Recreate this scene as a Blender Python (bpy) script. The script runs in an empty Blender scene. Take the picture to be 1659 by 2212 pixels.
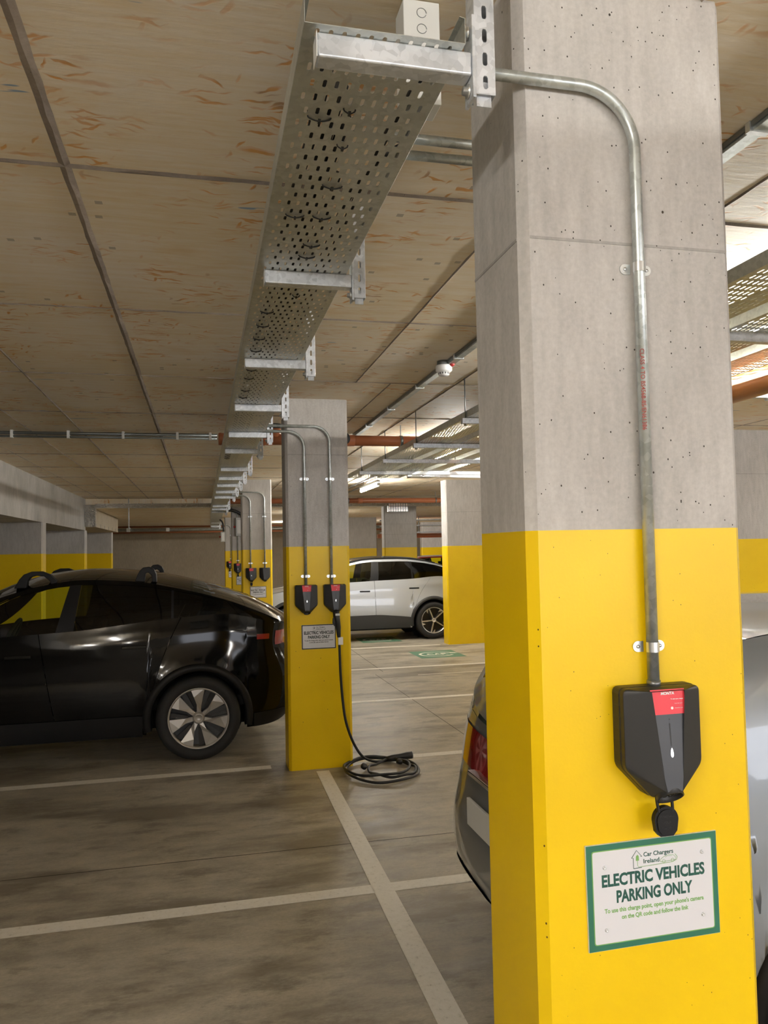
import bpy, bmesh, math, random
import numpy as np
from mathutils import Vector, Matrix
random.seed(7)
PI = math.pi
sc = bpy.context.scene
C = sc.collection
H = 1.75                                   # camera height; floor at z = 0

# ---------------------------------------------------------------- camera
def cam_axes(yaw, pitch, roll):
    f = np.array([math.sin(yaw)*math.cos(pitch), math.cos(yaw)*math.cos(pitch), math.sin(pitch)])
    r = np.array([math.cos(yaw), -math.sin(yaw), 0]); u = np.cross(r, f)
    c, s = math.cos(roll), math.sin(roll)
    return c*r+s*u, -s*r+c*u, f
R_, U_, F_ = cam_axes(*[math.radians(a) for a in (13.228, 2.728, -1.125)])
cd = bpy.data.cameras.new('camera'); cam = bpy.data.objects.new('camera', cd); C.objects.link(cam)
cam.matrix_world = Matrix(((R_[0], U_[0], -F_[0], 0), (R_[1], U_[1], -F_[1], 0), (R_[2], U_[2], -F_[2], H), (0, 0, 0, 1)))
cd.sensor_fit = 'HORIZONTAL'; cd.sensor_width = 36; cd.lens = 36*1676.4/1659; cd.clip_start = 0.05; cd.clip_end = 200
sc.camera = cam
# ---------------------------------------------------------------- world, exposure
w = bpy.data.worlds.new('world'); sc.world = w; w.use_nodes = True
w.node_tree.nodes['Background'].inputs[0].default_value = (0.9, 0.92, 1.0, 1)
w.node_tree.nodes['Background'].inputs[1].default_value = 5.6
sc.view_settings.view_transform = 'Standard'; sc.view_settings.look = 'None'
sc.view_settings.exposure = 0.25; sc.view_settings.gamma = 1; sc.view_settings.use_curve_mapping = False
TUBE = 195.0                                # strength of the fluorescent tubes
TUBE_COL = (1.0, 0.965, 0.90, 1)

# ---------------------------------------------------------------- material helpers
def newmat(name):
    m = bpy.data.materials.new(name); m.use_nodes = True
    nt = m.node_tree; return m, nt, nt.nodes['Principled BSDF']
def N(nt, t, **k):
    n = nt.nodes.new(t)
    for a, b in k.items(): setattr(n, a, b)
    return n
def plain(name, col, rough=0.5, metal=0.0, **k):
    m, nt, b = newmat(name)
    b.inputs['Base Color'].default_value = (*col, 1); b.inputs['Roughness'].default_value = rough
    b.inputs['Metallic'].default_value = metal
    for a, v in k.items(): b.inputs[a.replace('_', ' ')].default_value = v
    return m
def noise(nt, vec, scale, detail=4, rough=0.55):
    n = N(nt, 'ShaderNodeTexNoise'); n.inputs['Scale'].default_value = scale
    n.inputs['Detail'].default_value = detail; n.inputs['Roughness'].default_value = rough
    nt.links.new(vec, n.inputs['Vector']); return n.outputs['Fac']
def coords(nt, scale=(1, 1, 1), rot=(0, 0, 0), loc=(0, 0, 0)):
    g = N(nt, 'ShaderNodeNewGeometry'); m = N(nt, 'ShaderNodeMapping'); m.vector_type = 'POINT'
    m.inputs['Scale'].default_value = scale; m.inputs['Rotation'].default_value = rot; m.inputs['Location'].default_value = loc
    nt.links.new(g.outputs['Position'], m.inputs['Vector']); return m.outputs[0]
def ramp(nt, fac, stops):
    r = N(nt, 'ShaderNodeValToRGB'); e = r.color_ramp.elements
    while len(e) < len(stops): e.new(0.5)
    for i, (p, c) in enumerate(stops):
        e[i].position = p; e[i].color = (*c, 1) if len(c) == 3 else c
    nt.links.new(fac, r.inputs['Fac']); return r.outputs['Color']
def mixc(nt, fac, a, b, mode='MIX'):
    m = N(nt, 'ShaderNodeMix', data_type='RGBA', blend_type=mode)
    for sock, v in ((m.inputs['Factor'], fac), (m.inputs[6], a), (m.inputs[7], b)):
        if isinstance(v, (int, float)): sock.default_value = v
        elif isinstance(v, tuple): sock.default_value = (*v, 1)
        else: nt.links.new(v, sock)
    return m.outputs[2]
def mathn(nt, op, a, b=None):
    m = N(nt, 'ShaderNodeMath', operation=op)
    for i, v in enumerate((a, b)):
        if v is None: continue
        if isinstance(v, (int, float)): m.inputs[i].default_value = v
        else: nt.links.new(v, m.inputs[i])
    return m.outputs[0]
def bump(nt, bsdf, h, strength=0.3, dist=0.01):
    b = N(nt, 'ShaderNodeBump'); b.inputs['Strength'].default_value = strength; b.inputs['Distance'].default_value = dist
    nt.links.new(h, b.inputs['Height']); nt.links.new(b.outputs[0], bsdf.inputs['Normal'])
def pores(nt, scale, rad, gate):            # sparse small pits: 1 inside a pit
    v = N(nt, 'ShaderNodeTexVoronoi'); v.inputs['Scale'].default_value = scale
    nt.links.new(coords(nt, (1, 1, 0.8)), v.inputs['Vector'])
    s = N(nt, 'ShaderNodeSeparateColor'); nt.links.new(v.outputs['Color'], s.inputs[0])
    a = mathn(nt, 'LESS_THAN', v.outputs['Distance'], mathn(nt, 'MULTIPLY', s.outputs[1], rad))
    b = mathn(nt, 'LESS_THAN', s.outputs[0], gate)
    cl = mathn(nt, 'GREATER_THAN', noise(nt, coords(nt, (1, 1, 1)), 3.0, 2), 0.47)
    return mathn(nt, 'MULTIPLY', mathn(nt, 'MULTIPLY', a, b), cl)
def concrete(name, c1, c2, rough=0.75, streak=True):
    m, nt, b = newmat(name)
    f1 = noise(nt, coords(nt, (1, 1, 0.6)), 2.2, 6, 0.6); f2 = noise(nt, coords(nt, (6, 6, 1.2)), 5, 5, 0.6)
    f3 = noise(nt, coords(nt), 90, 3, 0.6)
    col = ramp(nt, f1, [(0.3, c1), (0.7, c2)])
    col = mixc(nt, 0.5, col, ramp(nt, f2, [(0.3, (0.40, 0.40, 0.40)), (0.7, (0.62, 0.62, 0.62))]), 'OVERLAY')
    col = mixc(nt, 0.25, col, ramp(nt, f3, [(0.3, (0.35, 0.35, 0.35)), (0.7, (0.65, 0.65, 0.65))]), 'OVERLAY')
    p = mathn(nt, 'MAXIMUM', pores(nt, 110, 0.19, 0.20), pores(nt, 44, 0.12, 0.05))
    col = mixc(nt, p, col, (0.05, 0.042, 0.035))
    nt.links.new(col, b.inputs['Base Color']); b.inputs['Roughness'].default_value = rough
    b.inputs['Specular IOR Level'].default_value = 0.25
    bump(nt, b, mathn(nt, 'SUBTRACT', mathn(nt, 'MULTIPLY', f3, 0.3), p), 0.35, 0.004)
    return m
M = {}
M['concrete'] = concrete('pillar_concrete', (0.43, 0.41, 0.385), (0.56, 0.535, 0.51))
M['concrete_wall'] = concrete('wall_concrete', (0.36, 0.345, 0.32), (0.52, 0.50, 0.47))
def yellow():
    m, nt, b = newmat('yellow_paint')
    f = noise(nt, coords(nt), 3, 4); f2 = noise(nt, coords(nt), 140, 3)
    col = ramp(nt, f, [(0.3, (0.86, 0.565, 0.003)), (0.7, (0.92, 0.625, 0.004))])
    p = mathn(nt, 'MAXIMUM', pores(nt, 105, 0.20, 0.14), pores(nt, 40, 0.13, 0.06))
    col = mixc(nt, p, col, (0.10, 0.045, 0.01))
    nt.links.new(col, b.inputs['Base Color']); b.inputs['Roughness'].default_value = 0.36
    b.inputs['Specular IOR Level'].default_value = 0.35
    bump(nt, b, mathn(nt, 'SUBTRACT', mathn(nt, 'MULTIPLY', f2, 0.25), p), 0.3, 0.003)
    return m
M['yellow'] = yellow()
def ceiling_mat():
    m, nt, b = newmat('ceiling_board_concrete')
    col = ramp(nt, noise(nt, coords(nt), 0.9, 5), [(0.3, (0.78, 0.655, 0.46)), (0.52, (0.83, 0.715, 0.54)), (0.7, (0.86, 0.77, 0.65))])
    col = mixc(nt, 0.75, col, ramp(nt, noise(nt, coords(nt, (0.9, 9, 1)), 3.0, 7, 0.65), [(0.32, (0.40, 0.39, 0.37)), (0.60, (0.60, 0.60, 0.60))]), 'OVERLAY')
    col = mixc(nt, 0.4, col, ramp(nt, noise(nt, coords(nt, (8, 90, 1)), 1.5, 5, 0.65), [(0.35, (0.42, 0.42, 0.42)), (0.6, (0.61, 0.61, 0.61))]), 'OVERLAY')
    # rust-coloured strand marks left by the shuttering board
    tot = None
    for i, (rot, sx, sy, gate) in enumerate(((0.08, 7.5, 52, 0.26), (-0.4, 9, 56, 0.22), (0.5, 9.5, 56, 0.19), (0.0, 4.5, 30, 0.12), (1.3, 13, 48, 0.12))):
        v = N(nt, 'ShaderNodeTexVoronoi'); v.inputs['Scale'].default_value = 1.0
        base = coords(nt, (sx, sy, 1), (0, 0, 0), (i*3.7, i*1.9, 0))
        g = base.node; src = g.inputs['Vector'].links[0].from_socket
        rm = N(nt, 'ShaderNodeVectorRotate', rotation_type='Z_AXIS'); rm.inputs['Angle'].default_value = rot
        wob = N(nt, 'ShaderNodeTexNoise'); wob.inputs['Scale'].default_value = 14; nt.links.new(src, wob.inputs['Vector'])
        ad = N(nt, 'ShaderNodeMix', data_type='VECTOR'); ad.inputs['Factor'].default_value = 0.05
        nt.links.new(src, ad.inputs[4]); nt.links.new(wob.outputs['Color'], ad.inputs[5])
        nt.links.new(ad.outputs[1], rm.inputs['Vector']); nt.links.new(rm.outputs[0], g.inputs['Vector'])
        nt.links.new(base, v.inputs['Vector'])
        s = N(nt, 'ShaderNodeSeparateColor'); nt.links.new(v.outputs['Color'], s.inputs[0])
        a = N(nt, 'ShaderNodeMapRange'); a.inputs['From Min'].default_value = 0.42; a.inputs['From Max'].default_value = 0.22
        nt.links.new(v.outputs['Distance'], a.inputs['Value'])
        k = mathn(nt, 'MULTIPLY', a.outputs[0], mathn(nt, 'LESS_THAN', s.outputs[0], gate))
        tot = k if tot is None else mathn(nt, 'MAXIMUM', tot, k)
    cl = ramp(nt, noise(nt, coords(nt), 2.3, 3, 0.6), [(0.46, (0, 0, 0)), (0.58, (1, 1, 1))])
    k = mathn(nt, 'MULTIPLY', mathn(nt, 'MULTIPLY', tot, cl), 0.85)
    hue = ramp(nt, noise(nt, coords(nt), 5, 2), [(0.35, (0.62, 0.27, 0.05)), (0.6, (0.74, 0.34, 0.06)), (0.68, (0.42, 0.22, 0.09))])
    col = mixc(nt, k, col, hue)
    # ochre blotches
    bl = ramp(nt, noise(nt, coords(nt, (1, 2.2, 1), (0, 0, 0), (5, 2, 0)), 1.7, 5, 0.6), [(0.57, (0, 0, 0)), (0.72, (0.5, 0.5, 0.5))])
    col = mixc(nt, bl, col, (0.70, 0.46, 0.16))
    # blue crayon marks, small dark chips
    bb = ramp(nt, noise(nt, coords(nt, (1.2, 8, 1), (0, 0, 0), (1.3, 7, 0)), 2.2, 2), [(0.735, (0, 0, 0)), (0.75, (0.8, 0.8, 0.8))])
    col = mixc(nt, bb, col, (0.16, 0.30, 0.50))
    v = N(nt, 'ShaderNodeTexVoronoi', distance='CHEBYCHEV'); v.inputs['Scale'].default_value = 11
    nt.links.new(coords(nt), v.inputs['Vector'])
    s = N(nt, 'ShaderNodeSeparateColor'); nt.links.new(v.outputs['Color'], s.inputs[0])
    chip = mathn(nt, 'MULTIPLY', mathn(nt, 'LESS_THAN', v.outputs['Distance'], 0.14), mathn(nt, 'LESS_THAN', s.outputs[0], 0.24))
    chip = mathn(nt, 'MULTIPLY', chip, mathn(nt, 'GREATER_THAN', noise(nt, coords(nt, (1, 1, 1), (0, 0, 0), (3, 3, 0)), 0.8, 1), 0.47))
    col = mixc(nt, mathn(nt, 'MULTIPLY', chip, 0.6), col, (0.26, 0.22, 0.17))
    nt.links.new(col, b.inputs['Base Color']); b.inputs['Roughness'].default_value = 0.6
    b.inputs['Specular IOR Level'].default_value = 0.3
    h = mathn(nt, 'ADD', noise(nt, coords(nt, (4, 20, 1)), 2, 4), mathn(nt, 'MULTIPLY', mathn(nt, 'ADD', k, chip), -0.4))
    bump(nt, b, h, 0.4, 0.004)
    return m
M['ceiling'] = ceiling_mat()
def floor_mat():
    m, nt, b = newmat('floor_concrete')
    n1 = noise(nt, coords(nt), 0.55, 6, 0.62); n2 = noise(nt, coords(nt, (1, 2.6, 1)), 2.6, 7, 0.68); n3 = noise(nt, coords(nt, (1, 2, 1)), 45, 6, 0.8)
    n4 = noise(nt, coords(nt, (1, 1, 1), (0, 0, .5)), 7.0, 6, 0.75)
    col = ramp(nt, n1, [(0.32, (0.33, 0.295, 0.23)), (0.5, (0.42, 0.38, 0.305)), (0.68, (0.48, 0.44, 0.37))])
    col = mixc(nt, 0.85, col, ramp(nt, n2, [(0.30, (0.30, 0.29, 0.28)), (0.5, (0.5, 0.5, 0.49)), (0.68, (0.62, 0.61, 0.58))]), 'OVERLAY')
    col = mixc(nt, 0.5, col, ramp(nt, n4, [(0.3, (0.40, 0.40, 0.40)), (0.7, (0.60, 0.60, 0.60))]), 'OVERLAY')
    col = mixc(nt, 0.6, col, ramp(nt, n3, [(0.3, (0.35, 0.35, 0.35)), (0.7, (0.65, 0.65, 0.65))]), 'OVERLAY')
    # long damp stains
    st = ramp(nt, noise(nt, coords(nt, (0.7, 2.0, 1), (0, 0, 0), (0, 3.1, 0)), 1.1, 6, 0.6), [(0.50, (0, 0, 0)), (0.62, (0.66, 0.66, 0.66))])
    st2 = ramp(nt, noise(nt, coords(nt, (0.8, 1.7, 1), (0, 0, .3), (7, 1.1, 0)), 2.6, 8, 0.72), [(0.54, (0, 0, 0)), (0.64, (0.5, 0.5, 0.5))])
    col = mixc(nt, st, col, (0.15, 0.125, 0.09)); col = mixc(nt, st2, col, (0.11, 0.092, 0.066))
    st3 = ramp(nt, noise(nt, coords(nt, (0.6, 2.8, 1), (0, 0, .15), (2, 9, 0)), 3.2, 8, 0.75), [(0.60, (0, 0, 0)), (0.68, (0.4, 0.4, 0.4))])
    col = mixc(nt, st3, col, (0.52, 0.48, 0.40))
    nt.links.new(col, b.inputs['Base Color'])
    r = ramp(nt, n2, [(0.3, (0.34, 0.34, 0.34)), (0.7, (0.55, 0.55, 0.55))]); nt.links.new(r, b.inputs['Roughness'])
    b.inputs['Specular IOR Level'].default_value = 0.35
    bump(nt, b, mathn(nt, 'ADD', n4, mathn(nt, 'MULTIPLY', n3, 0.3)), 0.15, 0.004)
    return m
M['floor'] = floor_mat()
def line_mat():
    m, nt, b = newmat('line_paint')
    n = noise(nt, coords(nt, (2, 2, 1)), 18, 6, 0.75)
    col = ramp(nt, n, [(0.28, (0.48, 0.44, 0.36)), (0.42, (0.82, 0.78, 0.68)), (0.7, (0.90, 0.86, 0.77))])
    nt.links.new(col, b.inputs['Base Color']); b.inputs['Roughness'].default_value = 0.55
    return m
M['line'] = line_mat()
def galv(name, c1, c2, rough=0.38, metal=0.85, sc_=9):
    m, nt, b = newmat(name)
    v = N(nt, 'ShaderNodeTexVoronoi'); v.inputs['Scale'].default_value = 70; nt.links.new(coords(nt), v.inputs['Vector'])
    s = N(nt, 'ShaderNodeSeparateColor'); nt.links.new(v.outputs['Color'], s.inputs[0])
    f = mathn(nt, 'ADD', mathn(nt, 'MULTIPLY', s.outputs[0], 0.25), mathn(nt, 'MULTIPLY', noise(nt, coords(nt), sc_, 5), 0.75))
    nt.links.new(ramp(nt, f, [(0.3, c1), (0.65, c2)]), b.inputs['Base Color'])
    b.inputs['Metallic'].default_value = metal
    r = mathn(nt, 'ADD', mathn(nt, 'MULTIPLY', f, 0.22), rough - 0.1); nt.links.new(r, b.inputs['Roughness'])
    return m
M['galv'] = galv('galvanised_steel', (0.52, 0.55, 0.58), (0.78, 0.81, 0.85), 0.42, 0.55)
M['tray'] = galv('galvanised_tray_sheet', (0.44, 0.46, 0.44), (0.60, 0.62, 0.59), 0.40, 0.7, 5)
M['conduit'] = galv('galvanised_conduit', (0.38, 0.41, 0.40), (0.58, 0.62, 0.61), 0.34, 0.65, 12)
M['zinc'] = plain('bright_zinc', (0.80, 0.83, 0.85), 0.28, 0.9)
M['black'] = plain('black_rubber', (0.012, 0.012, 0.013), 0.45)
M['tie'] = plain('black_nylon', (0.01, 0.01, 0.01), 0.4)
M['plastic'] = plain('charger_plastic', (0.014, 0.0145, 0.0155), 0.45)
M['plastic_lit'] = plain('charger_plastic_lit', (0.045, 0.048, 0.056), 0.36)  # lighter than the shell: light on the front facet put into its colour
M['red'] = plain('red_sticker', (0.80, 0.05, 0.07), 0.45)
M['white'] = plain('white_print', (0.85, 0.85, 0.85), 0.5)
M['sign_white'] = plain('sign_white', (0.74, 0.74, 0.78), 0.30)
M['sign_green'] = plain('sign_green', (0.028, 0.16, 0.10), 0.35)
M['text_green'] = plain('text_dark_green', (0.012, 0.085, 0.065), 0.4)
M['text_light'] = plain('text_light_green', (0.20, 0.42, 0.12), 0.4)
M['sign_black'] = plain('sign_black', (0.012, 0.02, 0.018), 0.35)
M['sign_edge'] = plain('sign_foam_edge', (0.75, 0.72, 0.62), 0.6)
M['textred'] = plain('print_red', (0.32, 0.03, 0.02), 0.5)
M['terra'] = plain('terracotta_pipe', (0.42, 0.145, 0.062), 0.32)
M['orange'] = plain('orange_pipe', (0.62, 0.22, 0.04), 0.28)
M['darkred'] = plain('red_fitting', (0.45, 0.03, 0.03), 0.4)
M['steel'] = plain('dark_steel', (0.22, 0.235, 0.235), 0.35, 0.8)
M['offwhite'] = plain('off_white_enamel', (0.72, 0.72, 0.69), 0.4)
M['boxgrey'] = plain('light_grey_plastic', (0.48, 0.49, 0.47), 0.45)
M['beige'] = concrete('beige_wall', (0.42, 0.36, 0.27), (0.48, 0.42, 0.32))
M['fin'] = concrete('joint_fin', (0.20, 0.165, 0.14), (0.34, 0.285, 0.235))
M['finp'] = concrete('pillar_joint', (0.33, 0.31, 0.29), (0.42, 0.40, 0.375))
M['crack'] = plain('floor_joint', (0.05, 0.042, 0.032), 0.8)
M['stencil'] = plain('stencil_green', (0.10, 0.22, 0.14), 0.6)
M['alum'] = plain('foil', (0.72, 0.72, 0.72), 0.22, 1.0)
def foil():
    m, nt, b = newmat('crinkled_foil'); b.inputs['Base Color'].default_value = (0.78, 0.78, 0.77, 1)
    b.inputs['Metallic'].default_value = 1; b.inputs['Roughness'].default_value = 0.25
    bump(nt, b, noise(nt, coords(nt, (1, 1, 1)), 9, 4, 0.7), 1.0, 0.12); return m
M['foil'] = foil()
def emis(name, col, s):
    m, nt, b = newmat(name); b.inputs['Emission Color'].default_value = col; b.inputs['Emission Strength'].default_value = s
    b.inputs['Base Color'].default_value = (0.8, 0.8, 0.8, 1); return m
M['tube'] = emis('fluorescent_tube', TUBE_COL, TUBE)
M['led'] = emis('white_led', (1, 1, 1, 1), 1.6)
def glass(name, tint, gloss=0.06):
    m = bpy.data.materials.new(name); m.use_nodes = True; nt = m.node_tree; nt.nodes.clear()
    o = N(nt, 'ShaderNodeOutputMaterial'); t = N(nt, 'ShaderNodeBsdfTransparent'); g = N(nt, 'ShaderNodeBsdfGlossy')
    t.inputs[0].default_value = (*tint, 1); g.inputs['Roughness'].default_value = 0.02; g.inputs[0].default_value = (0.9, 0.9, 0.9, 1)
    fr = N(nt, 'ShaderNodeFresnel'); fr.inputs[0].default_value = 1.45; mx = N(nt, 'ShaderNodeMixShader')
    nt.links.new(fr.outputs[0], mx.inputs[0]); nt.links.new(t.outputs[0], mx.inputs[1]); nt.links.new(g.outputs[0], mx.inputs[2])
    nt.links.new(mx.outputs[0], o.inputs[0]); return m
M['glass'] = glass('green_tinted_glass', (0.80, 0.90, 0.55))
M['privacy'] = glass('privacy_glass', (0.035, 0.04, 0.03))
M['tyre'] = plain('tyre_rubber', (0.014, 0.014, 0.014), 0.7)
M['trim'] = plain('black_trim', (0.007, 0.007, 0.0075), 0.5, 0, Specular_IOR_Level=0.3)
M['idclad'] = plain('dark_grey_cladding', (0.035, 0.037, 0.04), 0.5)
M['rim'] = plain('rim_silver', (0.52, 0.50, 0.47), 0.35, 0.5)
M['rimcut'] = plain('rim_diamond_cut', (0.72, 0.72, 0.72), 0.25, 0.7)
M['rimdark'] = plain('rim_dark', (0.012, 0.012, 0.012), 0.35)
M['inner'] = plain('dark_interior', (0.008, 0.008, 0.008), 0.9)
M['seat'] = plain('seat_fabric', (0.02, 0.02, 0.021), 0.8)
M['lamp_red'] = plain('tail_lamp_red', (0.30, 0.006, 0.01), 0.12, 0, Coat_Weight=1.0)
M['chrome'] = plain('chrome', (0.85, 0.85, 0.86), 0.08, 1.0)
def paint(name, col, metal, rough=0.35):
    return plain(name, col, rough, metal, Coat_Weight=1.0, Coat_Roughness=0.03)
M['paint_black'] = plain('black_car_paint', (0.0025, 0.0025, 0.0025), 0.06, 0.0, Specular_IOR_Level=0.26)
M['paint_silver'] = paint('silver_car_paint', (0.50, 0.53, 0.57), 0.35, 0.4)
M['paint_grey'] = paint('grey_car_paint', (0.22, 0.24, 0.26), 0.5, 0.38)
M['paint_red'] = paint('red_car_paint', (0.35, 0.01, 0.015), 0.2, 0.4)

# ---------------------------------------------------------------- geometry helpers
class MB:
    def __init__(s): s.v = []; s.f = []; s.m = []; s.sm = []
    def add(s, vs, fs, mi=0, smooth=False, mat=None):
        o = len(s.v)
        for p in vs:
            p = Vector(p); s.v.append(mat @ p if mat else p)
        for f in fs: s.f.append([i+o for i in f]); s.m.append(mi); s.sm.append(smooth)
        return s
    def box(s, x0, x1, y0, y1, z0, z1, mi=0, mat=None):
        return s.add([(x, y, z) for x in (x0, x1) for y in (y0, y1) for z in (z0, z1)],
                     [(0, 1, 3, 2), (4, 6, 7, 5), (0, 4, 5, 1), (2, 3, 7, 6), (0, 2, 6, 4), (1, 5, 7, 3)], mi, False, mat)
    def prism(s, pts, a, b, axis='y', mi=0, smooth=False, mat=None):
        # pts: 2D outline; extruded from a to b along axis
        def P(u, v, t): return {'y': (u, t, v), 'x': (t, u, v), 'z': (u, v, t)}[axis]
        n = len(pts)
        vs = [P(u, v, a) for u, v in pts]+[P(u, v, b) for u, v in pts]
        s.add(vs, [tuple(range(n)), tuple(range(2*n-1, n-1, -1))], mi, False, mat)
        return s.add(vs, [(i, i+n, (i+1) % n+n, (i+1) % n) for i in range(n)], mi, smooth, mat)
    def tube(s, path, r, n=12, mi=0, caps=True, mat=None):
        path = [Vector(p) for p in path]; rings = []; up = None
        for i, p in enumerate(path):
            d = (path[min(i+1, len(path)-1)]-path[max(i-1, 0)]).normalized()
            if up is None: up = Vector((0, 0, 1)) if abs(d.z) < 0.9 else Vector((0, 1, 0))
            a = d.cross(up).normalized(); b = a.cross(d).normalized(); up = b
            rr = r[i] if isinstance(r, (list, tuple)) else r
            rings.append([p+a*math.cos(2*PI*k/n)*rr+b*math.sin(2*PI*k/n)*rr for k in range(n)])
        vs = [q for ring in rings for q in ring]; fs = []
        for i in range(len(path)-1):
            for k in range(n):
                fs.append((i*n+k, i*n+(k+1) % n, (i+1)*n+(k+1) % n, (i+1)*n+k))
        s.add(vs, fs, mi, True, mat)
        if caps:
            s.add(rings[0], [tuple(range(n))[::-1]], mi, False, mat); s.add(rings[-1], [tuple(range(n))], mi, False, mat)
        return s
    def lathe(s, prof, n=40, mi=0, axis='y', mat=None):
        # prof: (radius, offset along axis)
        vs = []
        for r, t in prof:
            for k in range(n):
                a = 2*PI*k/n; c, d = r*math.cos(a), r*math.sin(a)
                vs.append({'y': (c, t, d), 'z': (c, d, t), 'x': (t, c, d)}[axis])
        fs = [(i*n+k, i*n+(k+1) % n, (i+1)*n+(k+1) % n, (i+1)*n+k) for i in range(len(prof)-1) for k in range(n)]
        return s.add(vs, fs, mi, True, mat)
    def grid(s, P, nu, nv, mi=0, smooth=True):
        vs = [P(i/nu, j/nv) for i in range(nu+1) for j in range(nv+1)]
        return s.add(vs, [(i*(nv+1)+j, (i+1)*(nv+1)+j, (i+1)*(nv+1)+j+1, i*(nv+1)+j+1) for i in range(nu) for j in range(nv)], mi, smooth)
    def build(s, name, mats, parent=None, loc=None, weld=True):
        me = bpy.data.meshes.new(name); me.from_pydata([tuple(v) for v in s.v], [], s.f)
        if not isinstance(mats, (list, tuple)): mats = [mats]
        for m in mats: me.materials.append(m)
        me.polygons.foreach_set('material_index', s.m); me.polygons.foreach_set('use_smooth', s.sm)
        bm = bmesh.new(); bm.from_mesh(me)
        if weld: bmesh.ops.remove_doubles(bm, verts=bm.verts, dist=1e-5)
        bmesh.ops.recalc_face_normals(bm, faces=bm.faces); bm.to_mesh(me); bm.free(); me.update()
        o = bpy.data.objects.new(name, me); C.objects.link(o)
        if parent: o.parent = parent
        if loc: o.location = loc
        return o
def bev(o, w=0.002, seg=2, ang=35):
    b = o.modifiers.new('bevel', 'BEVEL'); b.width = w; b.segments = seg; b.limit_method = 'ANGLE'; b.angle_limit = math.radians(ang)
    return o
def smooth_by_angle(o, ang=35):
    me = o.data
    me.polygons.foreach_set('use_smooth', [True]*len(me.polygons))
    me.set_sharp_from_angle(angle=math.radians(ang)); return o
def thing(name, label, cat, loc=(0, 0, 0), rz=0, group=None):
    o = bpy.data.objects.new(name, None); C.objects.link(o); o.location = loc; o.rotation_euler = (0, 0, rz)
    o.empty_display_size = 0.1; o['label'] = label; o['category'] = cat
    if group: o['group'] = group
    return o
def tag(o, label, cat, group=None):
    o['label'] = label; o['category'] = cat
    if group: o['group'] = group
    return o
def struct(o): o['kind'] = 'structure'; return o
def dup(root, loc, label, rz=None, group=None, keep=None):
    def cp(o, par):
        c = o.copy(); C.objects.link(c)
        if par: c.parent = par
        for ch in [q for q in bpy.data.objects if q.parent == o]:
            if keep is None or keep(ch): cp(ch, c)
        return c
    r = cp(root, None); r.location = loc
    if rz is not None: r.rotation_euler = (0, 0, rz)
    r['label'] = label
    if group: r['group'] = group
    return r
def text_mesh(txt, size, mat, parent, name, loc, rot, sx=1.0, bold=0.0, ext=0.0004, align='CENTER', shear=0, width=None):
    cu = bpy.data.curves.new('t', 'FONT'); cu.body = txt; cu.size = size; cu.align_x = align; cu.align_y = 'CENTER'
    cu.offset = bold; cu.extrude = ext; cu.shear = shear; cu.resolution_u = 3
    to = bpy.data.objects.new('t', cu); C.objects.link(to); bpy.context.view_layer.update()
    me = bpy.data.meshes.new_from_object(to.evaluated_get(bpy.context.evaluated_depsgraph_get()))
    bpy.data.objects.remove(to)
    me.transform(Matrix.Diagonal((sx, 1, 1, 1)))
    if width:
        xs = [v.co.x for v in me.vertices]; k = width/(max(xs)-min(xs)); me.transform(Matrix.Diagonal((k, 1, 1, 1)))
    me.materials.clear(); me.materials.append(mat)
    o = bpy.data.objects.new(name, me); C.objects.link(o); o.parent = parent; o.location = loc; o.rotation_euler = rot
    return o
FRONT = (PI/2, 0, 0)                        # text facing -Y
ORD = ['nearest', 'second', 'third', 'fourth', 'fifth', 'sixth', 'seventh', 'eighth', 'ninth', 'tenth', 'eleventh', 'twelfth',
       'thirteenth', 'fourteenth', 'fifteenth', 'sixteenth', 'seventeenth', 'eighteenth', 'nineteenth', 'twentieth']
CZ = H+1.24                                 # ceiling height
YT = 1.782                                  # top of the yellow paint

# ================================================================ STRUCTURE
X0, X1, Y0, Y1 = -9.0, 11.5, -9.0, 33.0
b = MB(); b.box(X0, X1, Y0, Y1, -0.2, 0.0)
for x0, y0, x1, y1 in ((-6, 4.655, 9, 4.63), (2.63, 3.0, 2.5, 10.75), (2.36, 10.55, 2.34, 7.0), (2.5, 10.9, 2.56, 16)):
    d = Vector((x1-x0, y1-y0, 0)).normalized(); n = Vector((-d.y, d.x, 0))*0.004
    p = [Vector((x0, y0, 0.0006)), Vector((x1, y1, 0.0006))]
    if abs(x0-2.63) < .01 or abs(x0-2.36) < .01: continue
    b.add([p[0]-n, p[1]-n, p[1]+n, p[0]+n], [(0, 1, 2, 3)], 1)
n = Vector((0.0035, 0, 0))
b.add([Vector((2.41, 3.0, .0006))-n, Vector((2.345, 10.7, .0006))-n, Vector((2.345, 10.7, .0006))+n, Vector((2.41, 3.0, .0006))+n], [(0, 1, 2, 3)], 1)
struct(b.build('floor', [M['floor'], M['crack']], weld=False))
b = MB(); b.box(X0, X1, Y0, 18.3, CZ, CZ+0.3)
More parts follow.
